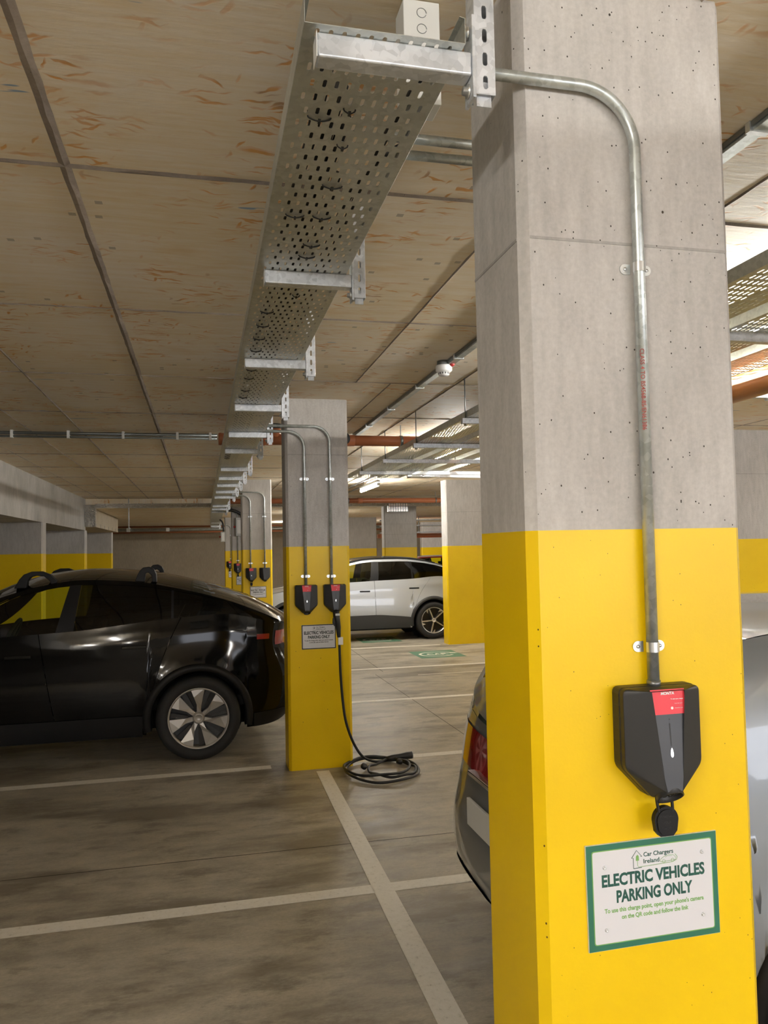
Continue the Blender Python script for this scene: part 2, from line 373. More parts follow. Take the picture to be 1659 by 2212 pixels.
# fins left by the gaps between the shuttering boards
ys = [-3.43, -1.93, -0.43, 1.07, 2.58, 4.07, 5.59, 7.10, 8.6, 10.1, 11.6, 13.1, 14.6, 16.1, 17.6]
random.seed(3)
def fin(p0, p1, wd):
    n_ = max(2, int((Vector(p1)-Vector(p0)).length/0.08)); a = Vector(p0); c = Vector(p1); d = (c-a).normalized(); nn = Vector((-d.y, d.x, 0))
    L = []; Rr = []; T = []
    for i in range(n_+1):
        p = a.lerp(c, i/n_); L.append(p+nn*(wd/2+random.uniform(-.002, .002))); Rr.append(p-nn*(wd/2+random.uniform(-.002, .002)))
        T.append(p+nn*random.uniform(-.002, .002)+Vector((0, 0, -0.003-random.random()*0.004)))
    vs = L+T+Rr; m_ = n_+1
    b.add(vs, [(i, i+1, i+1+m_, i+m_) for i in range(n_)]+[(i+m_, i+1+m_, i+1+2*m_, i+2*m_) for i in range(n_)], 1)
for y in ys:
    fin((-2.5, y, CZ), (X1, y, CZ), 0.028 if y < 3 else 0.013)
for x, ya, yb, wd in ((-0.415, Y0, 18.2, 0.034), (-1.167, Y0, 18.2, 0.02), (-1.645, Y0, 18.2, 0.014), (-2.2, Y0, 18.2, 0.01), (0.4, 18.0, 18.2, 0.01),
                      (1.122, Y0, 5.6, 0.012), (1.389, 5.6, 18.2, 0.012), (1.10, 5.6, 5.61, .01), (1.89, Y0, 18.2, 0.016), (2.9, Y0, 18.2, 0.012), (4.1, Y0, 18.2, 0.012), (5.6, Y0, 18.2, 0.012)):
    fin((x, ya, CZ), (x, yb, CZ), wd)
b.box(X0, X1, 18.3, Y1, H+1.03, CZ+0.3)
struct(b.build('ceiling', [M['ceiling'], M['fin']], weld=False))
def wallbox(name, *a, m='beige'):
    q = MB(); q.box(*a); return struct(q.build(name, M[m]))
wallbox('wall_back', X0, X1, Y1, Y1+.2, 0, CZ)
b = MB(); b.box(X0, 0.6, Y0-.2, Y0, 0, CZ); b.box(.6, X1, Y0-.2, Y0, 0, .9); struct(b.build('wall_front', M['concrete_wall']))  # right-hand opening is invented to let daylight in; left kept solid against reflections
wallbox('wall_right', X1, X1+.2, Y0, Y1, 0, CZ, m='concrete_wall')
wallbox('wall_left', X0-.2, X0, Y0, Y1, 0, CZ, m='concrete_wall')
# deep downstand beam and lower slab along the left side
b = MB(); b.box(-6.5, -2.513, Y0+.01, 18.25, H+0.54, CZ-.002); struct(b.build('trim_1', M['concrete_wall']))

# ================================================================ PILLARS
def pillar(x0, x1, y0, y1, zt, label, ch=0.02, joints=(), group=None, chr_=True, seams=()):
    t = thing('concrete_pillar', label, 'pillar', ((x0+x1)/2, (y0+y1)/2, 0), group=group)
    a, c = (x1-x0)/2, (y1-y0)/2
    out = [(-a+ch, -c), (a-ch, -c), (a, -c+ch), (a, c-ch), (a-ch, c), (-a+ch, c), (-a, c-ch), (-a, -c+ch)]
    if not chr_: out = [(-a, -c), (a, -c), (a, c), (-a, c)]
    q = MB(); q.prism(out, YT, zt, 'z')
    for z in joints:
        q.box(-a+ch+.001, a-ch-.001, -c-.0012, -c, z-.003, z+.003, 1)
        q.box(-a-.0012, -a, -c+ch, c-ch, z-.003, z+.003, 1)
    q.build('shaft', [M['concrete'], M['finp']], t, weld=False)
    q = MB(); q.prism(out, 0, YT, 'z'); q.build('yellow_base', M['yellow'], t)
    return t
near = pillar(0.661, 1.175, 1.5, 1.80, CZ, 'nearest tall concrete pillar, grey above and yellow below, filling the right side', joints=(H+0.655,))
pillar(0.661, 1.178, 6.27, 6.57, CZ, 'concrete pillar with two chargers and a hanging cable, behind the black car', joints=(H+.78,))
pillar(0.661, 1.178, 13.5, 13.8, CZ, 'concrete pillar with two chargers beyond the black car roof', joints=(H+.65,))
pillar(0.661, 1.178, 18.2, 18.5, H+1.03, 'concrete pillar with a grey box and one charger, half hidden behind others')
pillar(0.661, 1.178, 23.6, 23.9, H+1.03, 'farthest yellow-based pillar in the charger row, a thin strip')
pillar(4.33, 5.15, 13.5, 13.8, CZ, 'wide concrete pillar beyond the tail of the silver car', joints=(H+.65,))
pillar(4.30, 5.12, 18.3, 18.6, H+1.03, 'wide concrete pillar behind the silver car roof, under the wire-fronted lamp', joints=(H+.6, H+.35))
pillar(4.57, 5.50, 24.5, 24.8, H+1.03, 'concrete pillar farther back seen over the silver car windows, beside the near charger pillar')
pillar(8.45, 9.6, 29.5, 29.8, H+1.03, 'dim distant pillar beside the red car')
pillar(5.3, 6.8, 7.4, 7.7, CZ, 'broad bright concrete pillar at the far right edge', joints=(H+.75,))
pillar(-3.75, -2.513, 13.5, 13.8, H+.54, 'left blade pillar nearest the camera, under the deep concrete beam')
pillar(-3.75, -2.513, 18.2, 18.5, H+.54, 'middle one of the left blade pillars under the beam')
pillar(-3.75, -2.513, 23.4, 23.7, H+1.03, 'left blade pillar next to the beige back wall')

# ================================================================ FLOOR MARKINGS
def line(label, pts, z=0.0015):
    q = MB(); q.add([(x, y, z) for x, y in pts], [(0, 1, 2, 3)])
    q.add([(x, y, 0.0002) for x, y in pts], [(0, 1, 2, 3)])
    return tag(q.build('painted_line', M['line'], weld=False), label, 'floor marking', 'white painted bay lines')
line('long white line crossing the floor in front, bay edge', [(-7, 3.98), (1.5, 3.95), (1.5, 4.05), (-7, 4.08)][::1])
line('white line running towards the camera from the foot of the second pillar', [(0.822, 2.0), (0.93, 2.0), (0.967, 6.2), (0.865, 6.2)], 0.0026)
line('white bay line beneath the rear of the black car', [(-7, 6.40), (0.53, 6.39), (0.53, 6.49), (-7, 6.50)])
line('white bay line starting behind the coiled cable', [(1.24, 6.37), (9, 6.37), (9, 6.47), (1.24, 6.47)])
line('white bay line, second beyond the coiled cable', [(1.2, 8.80), (9, 8.78), (9, 8.88), (1.2, 8.90)])
line('white bay line just before the green floor stencil', [(1.2, 11.17), (9, 11.05), (9, 11.15), (1.2, 11.27)])
line('white bay line between the green stencil and the silver car', [(1.2, 13.58), (4.18, 13.50), (4.18, 13.60), (1.2, 13.68)])
line('thin faded strip of old white paint beside the stencil bay', [(2.9, 10.45), (9, 10.38), (9, 10.41), (2.9, 10.48)])
def stencil(x, y, label):
    t = thing('floor_stencil', label, 'floor marking', (x, y, 0))
    q = MB(); q.add([(-.38, -.42, .001), (.38, -.42, .001), (.38, .42, .001), (-.38, .42, .001)], [(0, 1, 2, 3)])
    q.build('green_panel', M['stencil'], t)
    q = MB(); n_ = 40; vs = []
    for i in range(n_+1):
        a = 0.35+i/n_*(2*PI-1.0)
        for r in (0.225, 0.265): vs.append((r*math.cos(a)*1.15, r*math.sin(a), .002))
    q.add(vs, [(2*i, 2*i+1, 2*i+3, 2*i+2) for i in range(n_)])
    q.box(.24, .34, .02, .10, .0018, .0026); q.box(.33, .37, .03, .045, .0018, .0026); q.box(.33, .37, .075, .09, .0018, .0026)
    q.build('plug_ring', M['line'], t, weld=False)
    text_mesh('CAR', 0.22, M['line'], t, 'lettering', (0.0, -0.01, .002), (0, 0, 0), 1.0, 0.006, width=.36)
    return t
stencil(3.76, 12.38, 'green and white painted charging symbol on the bare floor bay')
stencil(3.3, 14.75, 'green painted charging symbol half in shadow under the silver car')

# ================================================================ CABLE TRAY
TZ = H+0.96                                 # underside of the tray
def perf_cell(q, cx, cy, dx, dy, hw, hh, P, mi=0):
    # cell dx*dy with an obround hole hw*hh (long along the second axis)
    n_ = 3; hole = []
    for i in range(n_+1): a = i/n_*PI; hole.append((cx+hw/2*math.cos(a), cy+(hh-hw)/2+hw/2*math.sin(a)))
    for i in range(n_+1): a = PI+i/n_*PI; hole.append((cx+hw/2*math.cos(a), cy-(hh-hw)/2+hw/2*math.sin(a)))
    o = [(cx+dx/2, cy+dy/2), (cx-dx/2, cy+dy/2), (cx-dx/2, cy-dy/2), (cx+dx/2, cy-dy/2)]
    vs = [P(*p) for p in hole]+[P(*p) for p in o]
    fs = [(8, 0, 1), (8, 1, 2), (8, 2, 9), (9, 2, 3), (9, 3, 4), (9, 4, 10), (10, 4, 5), (10, 5, 6), (10, 6, 11), (11, 6, 7), (11, 7, 0), (11, 0, 8)]
    q.add(vs, fs, mi)
TW = 0.307; ROWS = 62; PY = 0.051; SEG = ROWS*PY
def tray_mesh(width, rows, px, py, hw, hh, flange, detail=True):
    q = MB(); P = lambda x, y: (x, y, 0)
    nc = int((width-0.01)/px); L = rows*py
    if detail:
        for r in range(rows):
            sh = px/2 if r % 2 else 0; n_ = nc-(r % 2); x0 = (width-nc*px)/2+sh
            for c in range(n_): perf_cell(q, x0+(c+.5)*px, (r+.5)*py, px, py, hw, hh, P)
            for xa, xb in ((0, x0), (x0+n_*px, width)):
                q.add([P(xa, r*py), P(xb, r*py), P(xb, (r+1)*py), P(xa, (r+1)*py)], [(0, 1, 2, 3)])
    else: q.add([P(0, 0), P(width, 0), P(width, L), P(0, L)], [(0, 1, 2, 3)])
    for x, s_ in ((0, 1), (width, -1)):
        q.add([(x, 0, 0), (x, L, 0), (x, L, flange), (x, 0, flange), (x+s_*0.01, L, flange+.002), (x+s_*0.01, 0, flange+.002)], [(0, 1, 2, 3), (3, 2, 4, 5)])
    return q
t = thing('cable_tray', 'long perforated galvanised cable tray running away under the ceiling over the bays', 'cable tray', (0.190, 1.36, TZ))
tm = None
for i in range(9):
    if tm is None:
        o = tray_mesh(TW, ROWS, 0.0256, PY, 0.0082, 0.028, 0.05).build('tray_length', M['tray'], t); tm = o
        so = o.modifiers.new('solid', 'SOLIDIFY'); so.thickness = 0.0015; so.offset = 1
    else:
        o = tm.copy(); C.objects.link(o); o.parent = t
    y = i*SEG; x = 0.0 if i < 5 else (y+1.36-17.1)*0.009
    o.location = (x, y, 0)
    if i >= 5: o.rotation_euler = (0, 0, -0.009)
    if i:
        for xx in (0.07, 0.23):
            q = MB(); q.lathe([(0.0001, -.008), (0.006, -.008), (0.007, -.002), (0.011, -.001), (0.011, 0)], 10, axis='z', mat=Matrix.Translation((xx+x, y-.03, 0)))
            q.build('splice_bolt', M['zinc'], t)
# cables lying in the tray
for i, (x, r, lab) in enumerate(((0.255, .014, 'black cable lying nearest the left wall of the tray'), (0.290, .0155, 'thick black cable second from the left in the tray'),
                                 (0.325, .0145, 'black cable along the middle of the tray'), (0.356, .012, 'thin black cable right of the tray centre'))):
    random.seed(40+i); path = []; y = 1.95 if i == 3 else 1.45+0.12*i
    while y < 29.5:
        off = (y-17.1)*0.009 if y > 17.1 else 0
        path.append((x+off+random.uniform(-.006, .006)+(0.03*math.sin(y*.5) if i == 1 else 0)*0.3, y, TZ+0.004+r)); y += 0.35
    q = MB(); q.tube(path, r, 8); tag(q.build('power_cable', M['black']), lab, 'cable', 'black cables in the tray')
# two short feeds that leave the tray near the first bracket
def smoothpath(pts, n=8):
    pts = [Vector(p) for p in pts]; out = []
    for i in range(len(pts)-1):
        p0 = pts[max(i-1, 0)]; p1 = pts[i]; p2 = pts[i+1]; p3 = pts[min(i+2, len(pts)-1)]
        for k in range(n):
            u = k/n; out.append(0.5*((2*p1)+(-p0+p2)*u+(2*p0-5*p1+4*p2-p3)*u*u+(-p0+3*p1-3*p2+p3)*u**3))
    out.append(pts[-1]); return out
q = MB(); q.tube(smoothpath([(0.415, 3.4, TZ+.012), (0.42, 2.5, TZ+.012), (0.425, 1.9, TZ+.012), (0.44, 1.6, TZ+.014), (.47, 1.49, TZ+.025), (0.50, 1.47, TZ+.03)]), 0.009, 8)
tag(q.build('feed_cable', M['black']), 'thin black cable curving out of the tray into the near conduit', 'cable')
q = MB(); q.tube(smoothpath([(0.385, 3.6, TZ+.012), (0.395, 2.6, TZ+.012), (0.40, 2.1, TZ+.012), (0.44, 1.9, TZ+.03), (0.5, 1.86, TZ+.06)]), 0.009, 8)
tag(q.build('feed_cable', M['black']), 'thin black cable curving out of the tray towards the conduits behind the near pillar', 'cable')
# cable ties
ties = [(0.261, 1.661, 3), (0.321, 1.618, 2), (0.332, 1.768, 2), (0.342, 1.976, 3), (0.266, 2.171, 3), (0.343, 2.169, 3), (0.342, 2.376, 3), (0.340, 2.474, 3), (0.352, 2.869, 2),
        (0.261, 3.086, 3), (0.259, 3.281, 3), (0.258, 3.486, 3), (0.258, 3.699, 3), (0.261, 4.103, 3), (0.26, 4.304, 3), (0.258, 4.631, 3), (0.255, 4.842, 3), (0.255, 7.6, 3), (0.255, 7.75, 3), (0.255, 7.9, 3), (0.255, 8.05, 3)]
for i, (x, y, k) in enumerate(ties):
    hw = 0.0256*(k-1)/2; q = MB(); pts = []
    pts = [(-hw, 0, .012), (-hw, 0.001, -.002), (-hw*.6, .002, -.007), (0, 0.003, -.009), (hw*.6, .002, -.007), (hw, 0.001, -.002), (hw, 0, .012)]
    q.tube(smoothpath(pts, 4), 0.0017, 6); q.box(-.003, .003, -.002, .009, -.0125, -.006)
    if k == 3: q.tube(smoothpath([(-hw, 0.004, -.001), (0, .010, -.005), (hw, 0.004, -.001)], 5), 0.0014, 6)
    o = q.build('cable_tie', M['tie'], loc=(x, y, TZ), weld=False)
    tag(o, 'black cable tie looped under the tray, %s from the camera' % (ORD[i] if i < 20 else 'twenty-first'), 'cable tie', 'cable ties under the tray')
# cantilever brackets
def bracket(n_=7):
    t = thing('cantilever_bracket', '', 'bracket', group='galvanised brackets carrying the tray')
    q = MB(); q.prism([(-0.302, .046), (-0.302, .012), (-0.300, 0.0), (0.0, 0.0), (0.0, .046)], 0, 0.041, 'y')
    bev(q.build('arm', M['galv'], t), 0.004, 3)
    q = MB(); q.box(-.3035, -.302, -.001, .042, -.002, .048); q.build('end_cap', M['offwhite'], t)
    q = MB(); q.box(0, .007, -.004, .045, -0.045, .12); bev(q.build('mounting_plate', M['galv'], t), 0.0015, 2)
    q = MB(); P = lambda x, z: (x, 0.002, z)                  # slotted channel, face towards the aisle
    z0 = -0.035
    for k in range(n_): perf_cell(q, .0275, z0+.0235+k*.047+.0, .041, .047, .010, .028, P)
    for xx in (.007, .048):
        q.add([(xx, .002, z0), (xx, .043, z0), (xx, .043, z0+n_*.047), (xx, .002, z0+n_*.047)], [(0, 1, 2, 3)])
    for xa, xb in ((.007, .017), (.038, .048)):
        q.add([(xa, .043, z0), (xb, .043, z0), (xb, .043, z0+n_*.047), (xa, .043, z0+n_*.047)], [(0, 1, 2, 3)])
    o = q.build('hanging_channel', M['galv'], t); s_ = o.modifiers.new('solid', 'SOLIDIFY'); s_.thickness = 0.0025; s_.offset = 0
    q = MB(); q.box(.012, .042, .010, .0125, z0-.02, z0+.03); q.build('channel_tongue', M['galv'], t)
    for zz in (-.022, .095):
        q = MB(); mt = Matrix.Translation((-.001, .02, zz)) @ Matrix.Rotation(PI/2, 4, 'Y')
        q.lathe([(0.0001, -.012), (.008, -.012), (.009, -.004), (.013, -.003), (.013, 0)], 12, axis='z', mat=mt)
        q.build('bolt', M['zinc'], t)
    q = MB(); q.box(-.0, .055, -.003, .048, z0+n_*.047-.001, z0+n_*.047+.006); q.build('ceiling_plate', M['galv'], t)
    return t
by = [1.38, 2.62, 3.86, 5.08, 6.268, 7.312, 8.93, 10.04, 11.12, 12.32, 13.53, 16.1, 17.27, 18.45, 25.5, 28.6, 29.3]
br = bracket(); br2 = None; BX = 0.517
for i, y in enumerate(by):
    x = BX+((y-17.1)*.009 if y > 17.1 else 0)
    lab = ('galvanised bracket carrying the tray, %s from the camera' % ORD[i]) if i else 'nearest galvanised bracket at the top, beside the near pillar'
    loc = (x, y, H+0.914)
    if y > 18.3 and br2 is None: o = br2 = bracket(3)
    else: o = br if i == 0 else dup(br if y < 18.3 else br2, loc, lab)
    o.location = loc; o['label'] = lab
    if y > 18: o.scale = (1, 1, 1)

# ================================================================ CONDUITS
def arc_path(xa, xv, y, zt, zb, r=0.13, n=14):
    p = [(xa, y, zt)]
    for i in range(n+1):
        a = PI/2*(1-i/n); p.append((xv-r+r*math.cos(a), y, zt-r+r*math.sin(a)))
    p.append((xv, y, zb)); return p
def saddle(par, x, y, z, yw):
    q = MB(); pts = []
    r = .0145
    for i in range(9):
        a = PI+PI*i/8; pts.append((math.cos(a)*r, math.sin(a)*r))
    # strap band over the pipe
    vs = []
    for hh in (-.0105, .0105):
        for px, py in pts: vs.append((x+px, y+py, z+hh))
    q.add(vs, [(i, i+1, i+10, i+9) for i in range(8)], 0, True)
    for s_ in (-1, 1):
        o_ = []
        for i in range(9): a = -PI/2+PI*i/8; o_.append((x+s_*(.026+.0115*math.cos(a)), z+.0115*math.sin(a)))
        o_ += [(x+s_*.013, z+.011), (x+s_*.013, z-.011)]
        q.prism(o_, yw-.003, yw-.001, 'y')
        q.lathe([(.0001, -.004), (.0035, -.004), (.004, -.002), (.004, 0)], 8, mat=Matrix.Translation((x+s_*.026, yw-.002, z)))
    o = q.build('saddle_clip', M['zinc'], par)
    return o
def conduit(label, xa, xv, yw, zt, zb, clips, r=.0125, rad=.13, grp='charger conduits on the pillar faces'):
    y = yw-.0165
    t = thing('steel_conduit', label, 'conduit', (xv, yw, 0), group=grp)
    q = MB(); q.tube([(a-xv, b_-yw, c) for a, b_, c in arc_path(xa, xv, y, zt, zb, rad)], r, 16); q.build('pipe', M['conduit'], t)
    for z in clips: saddle(t, 0, y-yw, z, 0)
    q = MB(); q.tube([(0, y-yw, zb), (0, y-yw, zb+.012)], r+.002, 14); q.build('gland', M['steel'], t)
    return t
c1 = conduit('nearest steel conduit bending down the near pillar to the charger', .47, .927, 1.5, H+.990, H-.300, (H+.598, H-.218))
cu = text_mesh('CLASS 4 TO BS4568-85/EN61386', .0125, M['textred'], c1, 'printed_text', (-.0075, -.0285, H+.33), (PI/2, PI/2, 0), 1.0, .0001, .0001, width=.175)
cu.rotation_euler = Matrix(((0, -math.sin(.6)*-1, 0), (0, 0, 0), (0, 0, 0))).to_euler()
# letters run down the pipe, facing front-left
cu.rotation_euler = (Matrix.Rotation(math.radians(-30), 3, 'Z') @ Matrix.Rotation(PI/2, 3, 'Y') @ Matrix.Rotation(PI/2, 3, 'X')).to_euler()
cu.rotation_euler = (Matrix.Rotation(math.radians(-28), 3, 'Z') @ Matrix(((0, 1, 0), (0, 0, -1), (-1, 0, 0)))).to_euler()
conduit('left conduit of the pair on the second pillar', .48, .812, 6.27, H+.966, H-.285, (H+.58, H-.208))
conduit('right conduit of the pair on the second pillar', .48, 1.022, 6.27, H+1.010, H-.285, (H+.58, H-.212))
conduit('left conduit of the pair on the third pillar', .48, .808, 13.5, H+.966, H-.285, (H+.60, H-.2))
conduit('right conduit of the pair on the third pillar', .48, 1.05, 13.5, H+1.02, H-.285, (H+.60, H-.2))
conduit('conduit between the grey box and the charger on the fourth pillar', .50, .80, 18.2, H+.93, H-.285, (H-.2,))
conduit('conduit on the farthest charger pillar', .53, .84, 23.6, H+.80, H-.285, (H+.5, H-.2))
for k, (yy, zz) in enumerate(((1.845, 1.035), (1.925, 1.035))):
    t = thing('steel_conduit', ('front' if k == 0 else 'back')+' one of two conduits passing behind the near pillar', 'conduit', (.5, yy, 0), group='conduits behind the near pillar')
    q = MB(); q.tube([(-.05, 0, H+zz), (.42, 0, H+zz), (.455, 0, H+zz-.02), (.47, 0, H+zz-.06), (.47, 0, H+.2)], .0125, 14); q.build('pipe', M['conduit'], t)

# grey isolator boxes and black tails at the far pillars
def isolator(x, y, z, label, w_=.16, h_=.42):
    t = thing('isolator_box', label, 'electrical box', (x, y, z))
    q = MB(); q.box(-w_/2, w_/2, -.11, 0, 0, h_); bev(q.build('casing', M['boxgrey'], t), .006)
    q = MB(); q.box(-w_*.32, w_*.32, -.118, -.11, h_*.12, h_*.88); bev(q.build('cover', M['offwhite'], t), .003)
    q = MB(); q.lathe([(.0001, -.05), (.02, -.045), (.022, 0)], 12, axis='x', mat=Matrix.Translation((-w_/2, -.05, h_*.5))); q.build('red_knob', M['darkred'], t)
    return t
isolator(.835, 18.2, H+.365, 'pale grey electrical box on the fourth charger pillar')
isolator(.60, 23.45, H+.30, 'small pale box beside the farthest charger pillar', .12, .30)
q = MB(); q.tube(smoothpath([(.50, 17.85, H+.975), (.62, 18.05, H+.965), (.78, 18.12, H+.92), (.88, 18.14, H+.86), (.90, 18.15, H+.79)]), .035, 12)
tag(q.build('cable_bundle', M['black']), 'thick black cable bundle dropping from the tray into the grey box', 'cable')
q = MB(); q.tube(smoothpath([(.52, 23.3, H+.96), (.60, 23.4, H+.85), (.62, 23.4, H+.60)]), .025, 10)
tag(q.build('cable_bundle', M['black']), 'short black cable tail dropping to the small pale box', 'cable')

# ================================================================ CHARGERS
def rounded(pts, rad, n=4):
    out = []; m_ = len(pts)
    for i, p in enumerate(pts):
        p = Vector(p); a = Vector(pts[i-1]); c = Vector(pts[(i+1) % m_]); r = rad[i]
        if r <= 0: out.append(tuple(p)); continue
        d1 = (a-p).normalized(); d2 = (c-p).normalized()
        for k in range(n+1):
            u = k/n; out.append(tuple((p+d1*r*(1-u)**2+d2*r*u*u)))
    return out
def charger(label, sticker=True, led=True, lid=None):
    t = thing('wall_charger', label, 'ev charger', group='black wall chargers on the pillars')
    O = [(-.090, 0), (.090, 0), (.090, -.163), (.030, -.226), (-.030, -.226), (-.090, -.163)]
    out = rounded(O, [.014, .014, .012, .008, .008, .012])
    out.reverse()
    q = MB(); q.prism(out, 0, -.030, 'y'); bev(q.build('back_box', M['plastic'], t), .003)
    q = MB()
    for k in range(6): q.box(-.0905, -.0885, -.029, -.004, -.030-k*.024, -.012-k*.024)
    q.build('side_vents', M['black'], t, weld=False)
    # facetted shell
    rim = rounded([(x*.985, z*.99-.001) for x, z in O], [.013, .013, .012, .008, .008, .012]); n_ = len(rim)
    T1, T2, B2, B1 = (-.050, -.004, -.062), (.050, -.004, -.062), (.018, -.205, -.080), (-.018, -.205, -.080)
    vs = [(x, -.030, z) for x, z in rim]+[(x, -.044, z) for x, z in rim]+[(T[0], T[2], T[1]) for T in (T1, T2, B2, B1)]
    fs = [(i, (i+1) % n_, (i+1) % n_+n_, i+n_) for i in range(n_)]
    a = 2*n_; q = MB(); q.add(vs, fs)
    k = 5                                               # verts per rounded corner
    r0 = n_
    TL = list(range(r0, r0+k)); TR = list(range(r0+k, r0+2*k)); CR = list(range(r0+2*k, r0+3*k)); DR = list(range(r0+3*k, r0+4*k)); EL = list(range(r0+4*k, r0+5*k)); FL = list(range(r0+5*k, r0+6*k))
    F2 = [(a, a+1, TR[0], TL[-1])]
    F2 += [(a+1, TR[i+1], TR[i]) for i in range(k-1)]+[(a+1, CR[0], TR[-1])]
    F2 += [(a+1, a+2, CR[0])]+[(a+2, CR[i+1], CR[i]) for i in range(k-1)]+[(a+2, DR[0], CR[-1])]+[(a+2, DR[i+1], DR[i]) for i in range(k-1)]
    F2 += [(a+2, a+3, EL[0], DR[-1])]+[(a+3, EL[i+1], EL[i]) for i in range(k-1)]+[(a+3, FL[0], EL[-1])]+[(a+3, FL[i+1], FL[i]) for i in range(k-1)]
    F2 += [(a+3, a, FL[-1])]+[(a, TL[0], FL[-1])]+[(a, TL[i+1], TL[i]) for i in range(k-1)]
    q.f += [list(f) for f in F2]; q.m += [0]*len(F2); q.sm += [False]*len(F2)
    bev(q.build('shell', M['plastic'], t), .0015, 2, 12)
    q = MB(); q.add([(T1[0]+.0015, T1[2]-.0008, T1[1]-.001), (T2[0]-.0015, T2[2]-.0008, T2[1]-.001), (B2[0]-.001, B2[2]-.0008, B2[1]+.001), (B1[0]+.001, B1[2]-.0008, B1[1]+.001)], [(0, 1, 2, 3)])
    o = q.build('front_panel', M['plastic_lit'], t)
    sl = math.atan2(.018, .201)                         # panel leans forward towards the bottom
    def onp(x, z, d): f = (-z-.004)/.201; return (x, -.0628-.018*f-d, z)
    q = MB()
    if led:
        pts = []
        for i in range(14):
            a_ = 2*PI*i/14; pts.append((.0032*math.sin(a_)*(1-.35*math.cos(a_)), -.128+.0095*math.cos(a_)))
        q.add([onp(x, z, .0009) for x, z in pts], [tuple(range(14))]); q.build('status_light', M['led'], t)
    q = MB(); q.add([onp(x, z, .0006) for x, z in ((-.0012, -.070), (.0012, -.070), (.0008, -.115), (-.0008, -.115))], [(0, 1, 2, 3)])
    q.add([onp(.0015*math.cos(a_), -.062+.0015*math.sin(a_), .0006) for a_ in [k2*PI/4 for k2 in range(8)]], [tuple(range(8))]); q.build('light_slot', M['black'], t)
    # socket looking down and forward
    q = MB(); mt = Matrix.Translation((0, -.058, -.214)) @ Matrix.Rotation(math.radians(-38), 4, 'X')
    q.lathe([(.0001, .006), (.021, .006), (.024, 0), (.026, -.010), (.028, -.010), (.028, .012)], 24, axis='z', mat=mt)
    for dx, dy in ((0, 0), (.011, 0), (-.011, 0), (.006, .010), (-.006, .010), (-.006, -.010), (.006, -.010)):
        q.lathe([(.0035, .006), (.0035, -.004), (.0022, -.004), (.0022, .004)], 8, axis='z', mat=mt @ Matrix.Translation((dx, dy, 0)))
    q.build('socket', M['black'], t, weld=False)
    if sticker:
        s_ = thing('x', '', ''); bpy.data.objects.remove(s_)
        q = MB(); w2 = .039
        q.add([onp(-w2, -.002, .0014), onp(w2, -.002, .0014), onp(w2, -.052, .0014), onp(-w2, -.052, .0014)], [(0, 1, 2, 3)])
        st = q.build('red_sticker', M['red'], t)
        rot = (PI/2-sl*0, 0, 0)
        def tx(s, size, x, z, wd=None, bold=0.0, al='CENTER'):
            o = text_mesh(s, size, M['white'], st, 'sticker_text', onp(x, z, .0018), (PI/2+sl, 0, 0), 1, bold, .00005, al, width=wd)
        tx('MONTA', .0085, 0, -.0105, .031, .0004)
        tx('To start your charge', .0030, .0205, -.0220, .029, .0001)
        tx('Scan the code', .0026, .0235, -.0310, .018); tx('Download app', .0026, .0235, -.0400, .018)
        q = MB(); q.add([onp(.008+.003*math.cos(a_), -.0400+.003*math.sin(a_), .0018) for a_ in [k2*PI/5 for k2 in range(10)]], [tuple(range(10))])
        q.build('sticker_dot', M['white'], st)
    if lid:
        q = MB()
        for s_ in (-1, 1): q.tube(smoothpath([(s_*.014, -.034, -.222), (s_*.017, -.040, -.234), (s_*.016, -.044, -.256)], 4), .0035, 8)
        q.tube([(-.016, -.040, -.236), (.016, -.040, -.236)], .003, 8)
        lo = []
        for i in range(20):
            a_ = PI*i/19; lo.append((.0275*math.cos(a_), -.272+.0275*math.sin(a_)))
        lo += [(-.024, -.295), (-.015, -.305), (.015, -.305), (.024, -.295)]
        if lid == 'open':
            q.prism(lo, -.046, -.034, 'y', smooth=False)
            inn = [(x*.82, (z+.277)*.82-.277) for x, z in lo]
            q.prism(inn, -.0485, -.046, 'y')
        else:
            q.prism([(x*.75, z) for x, z in lo], -.05, -.02, 'y')
        lidp = q.build('hinged_lid', M['trim'], t, weld=False); bev(lidp, .0015, 2)
        if lid == 'open':
            for j, s in enumerate(('POWERING', 'YOUR', 'FREEDOM')):
                text_mesh(s, .0062, M['black'], lidp, 'embossed_text', (0, -.0488, -.264-j*.012), FRONT, 1, .0001, .0002)
    return t
ch = charger('black wall charger with red sticker and open lid on the near pillar', lid='open')
ch.location = (.927, 1.5, H-.297)
t = charger('black charger with lit dot, left of the pair on the second pillar'); t.location = (.812, 6.27, H-.277)
dup(t, (1.045, 6.27, H-.277), 'black charger with cable plugged in, right of the pair on the second pillar')
t = charger('black charger with red sticker on the third pillar', lid='shut'); t.location = (.815, 13.5, H-.28)
dup(t, (.80, 18.2, H-.265), 'black charger with red sticker on the fourth pillar, partly hidden')
dup(t, (.80, 23.6, H-.275), 'farthest black charger, at the end of the row')
t = charger('plain black charger without sticker, right of the pair on the third pillar', False, False); t.location = (1.045, 13.5, H-.28)

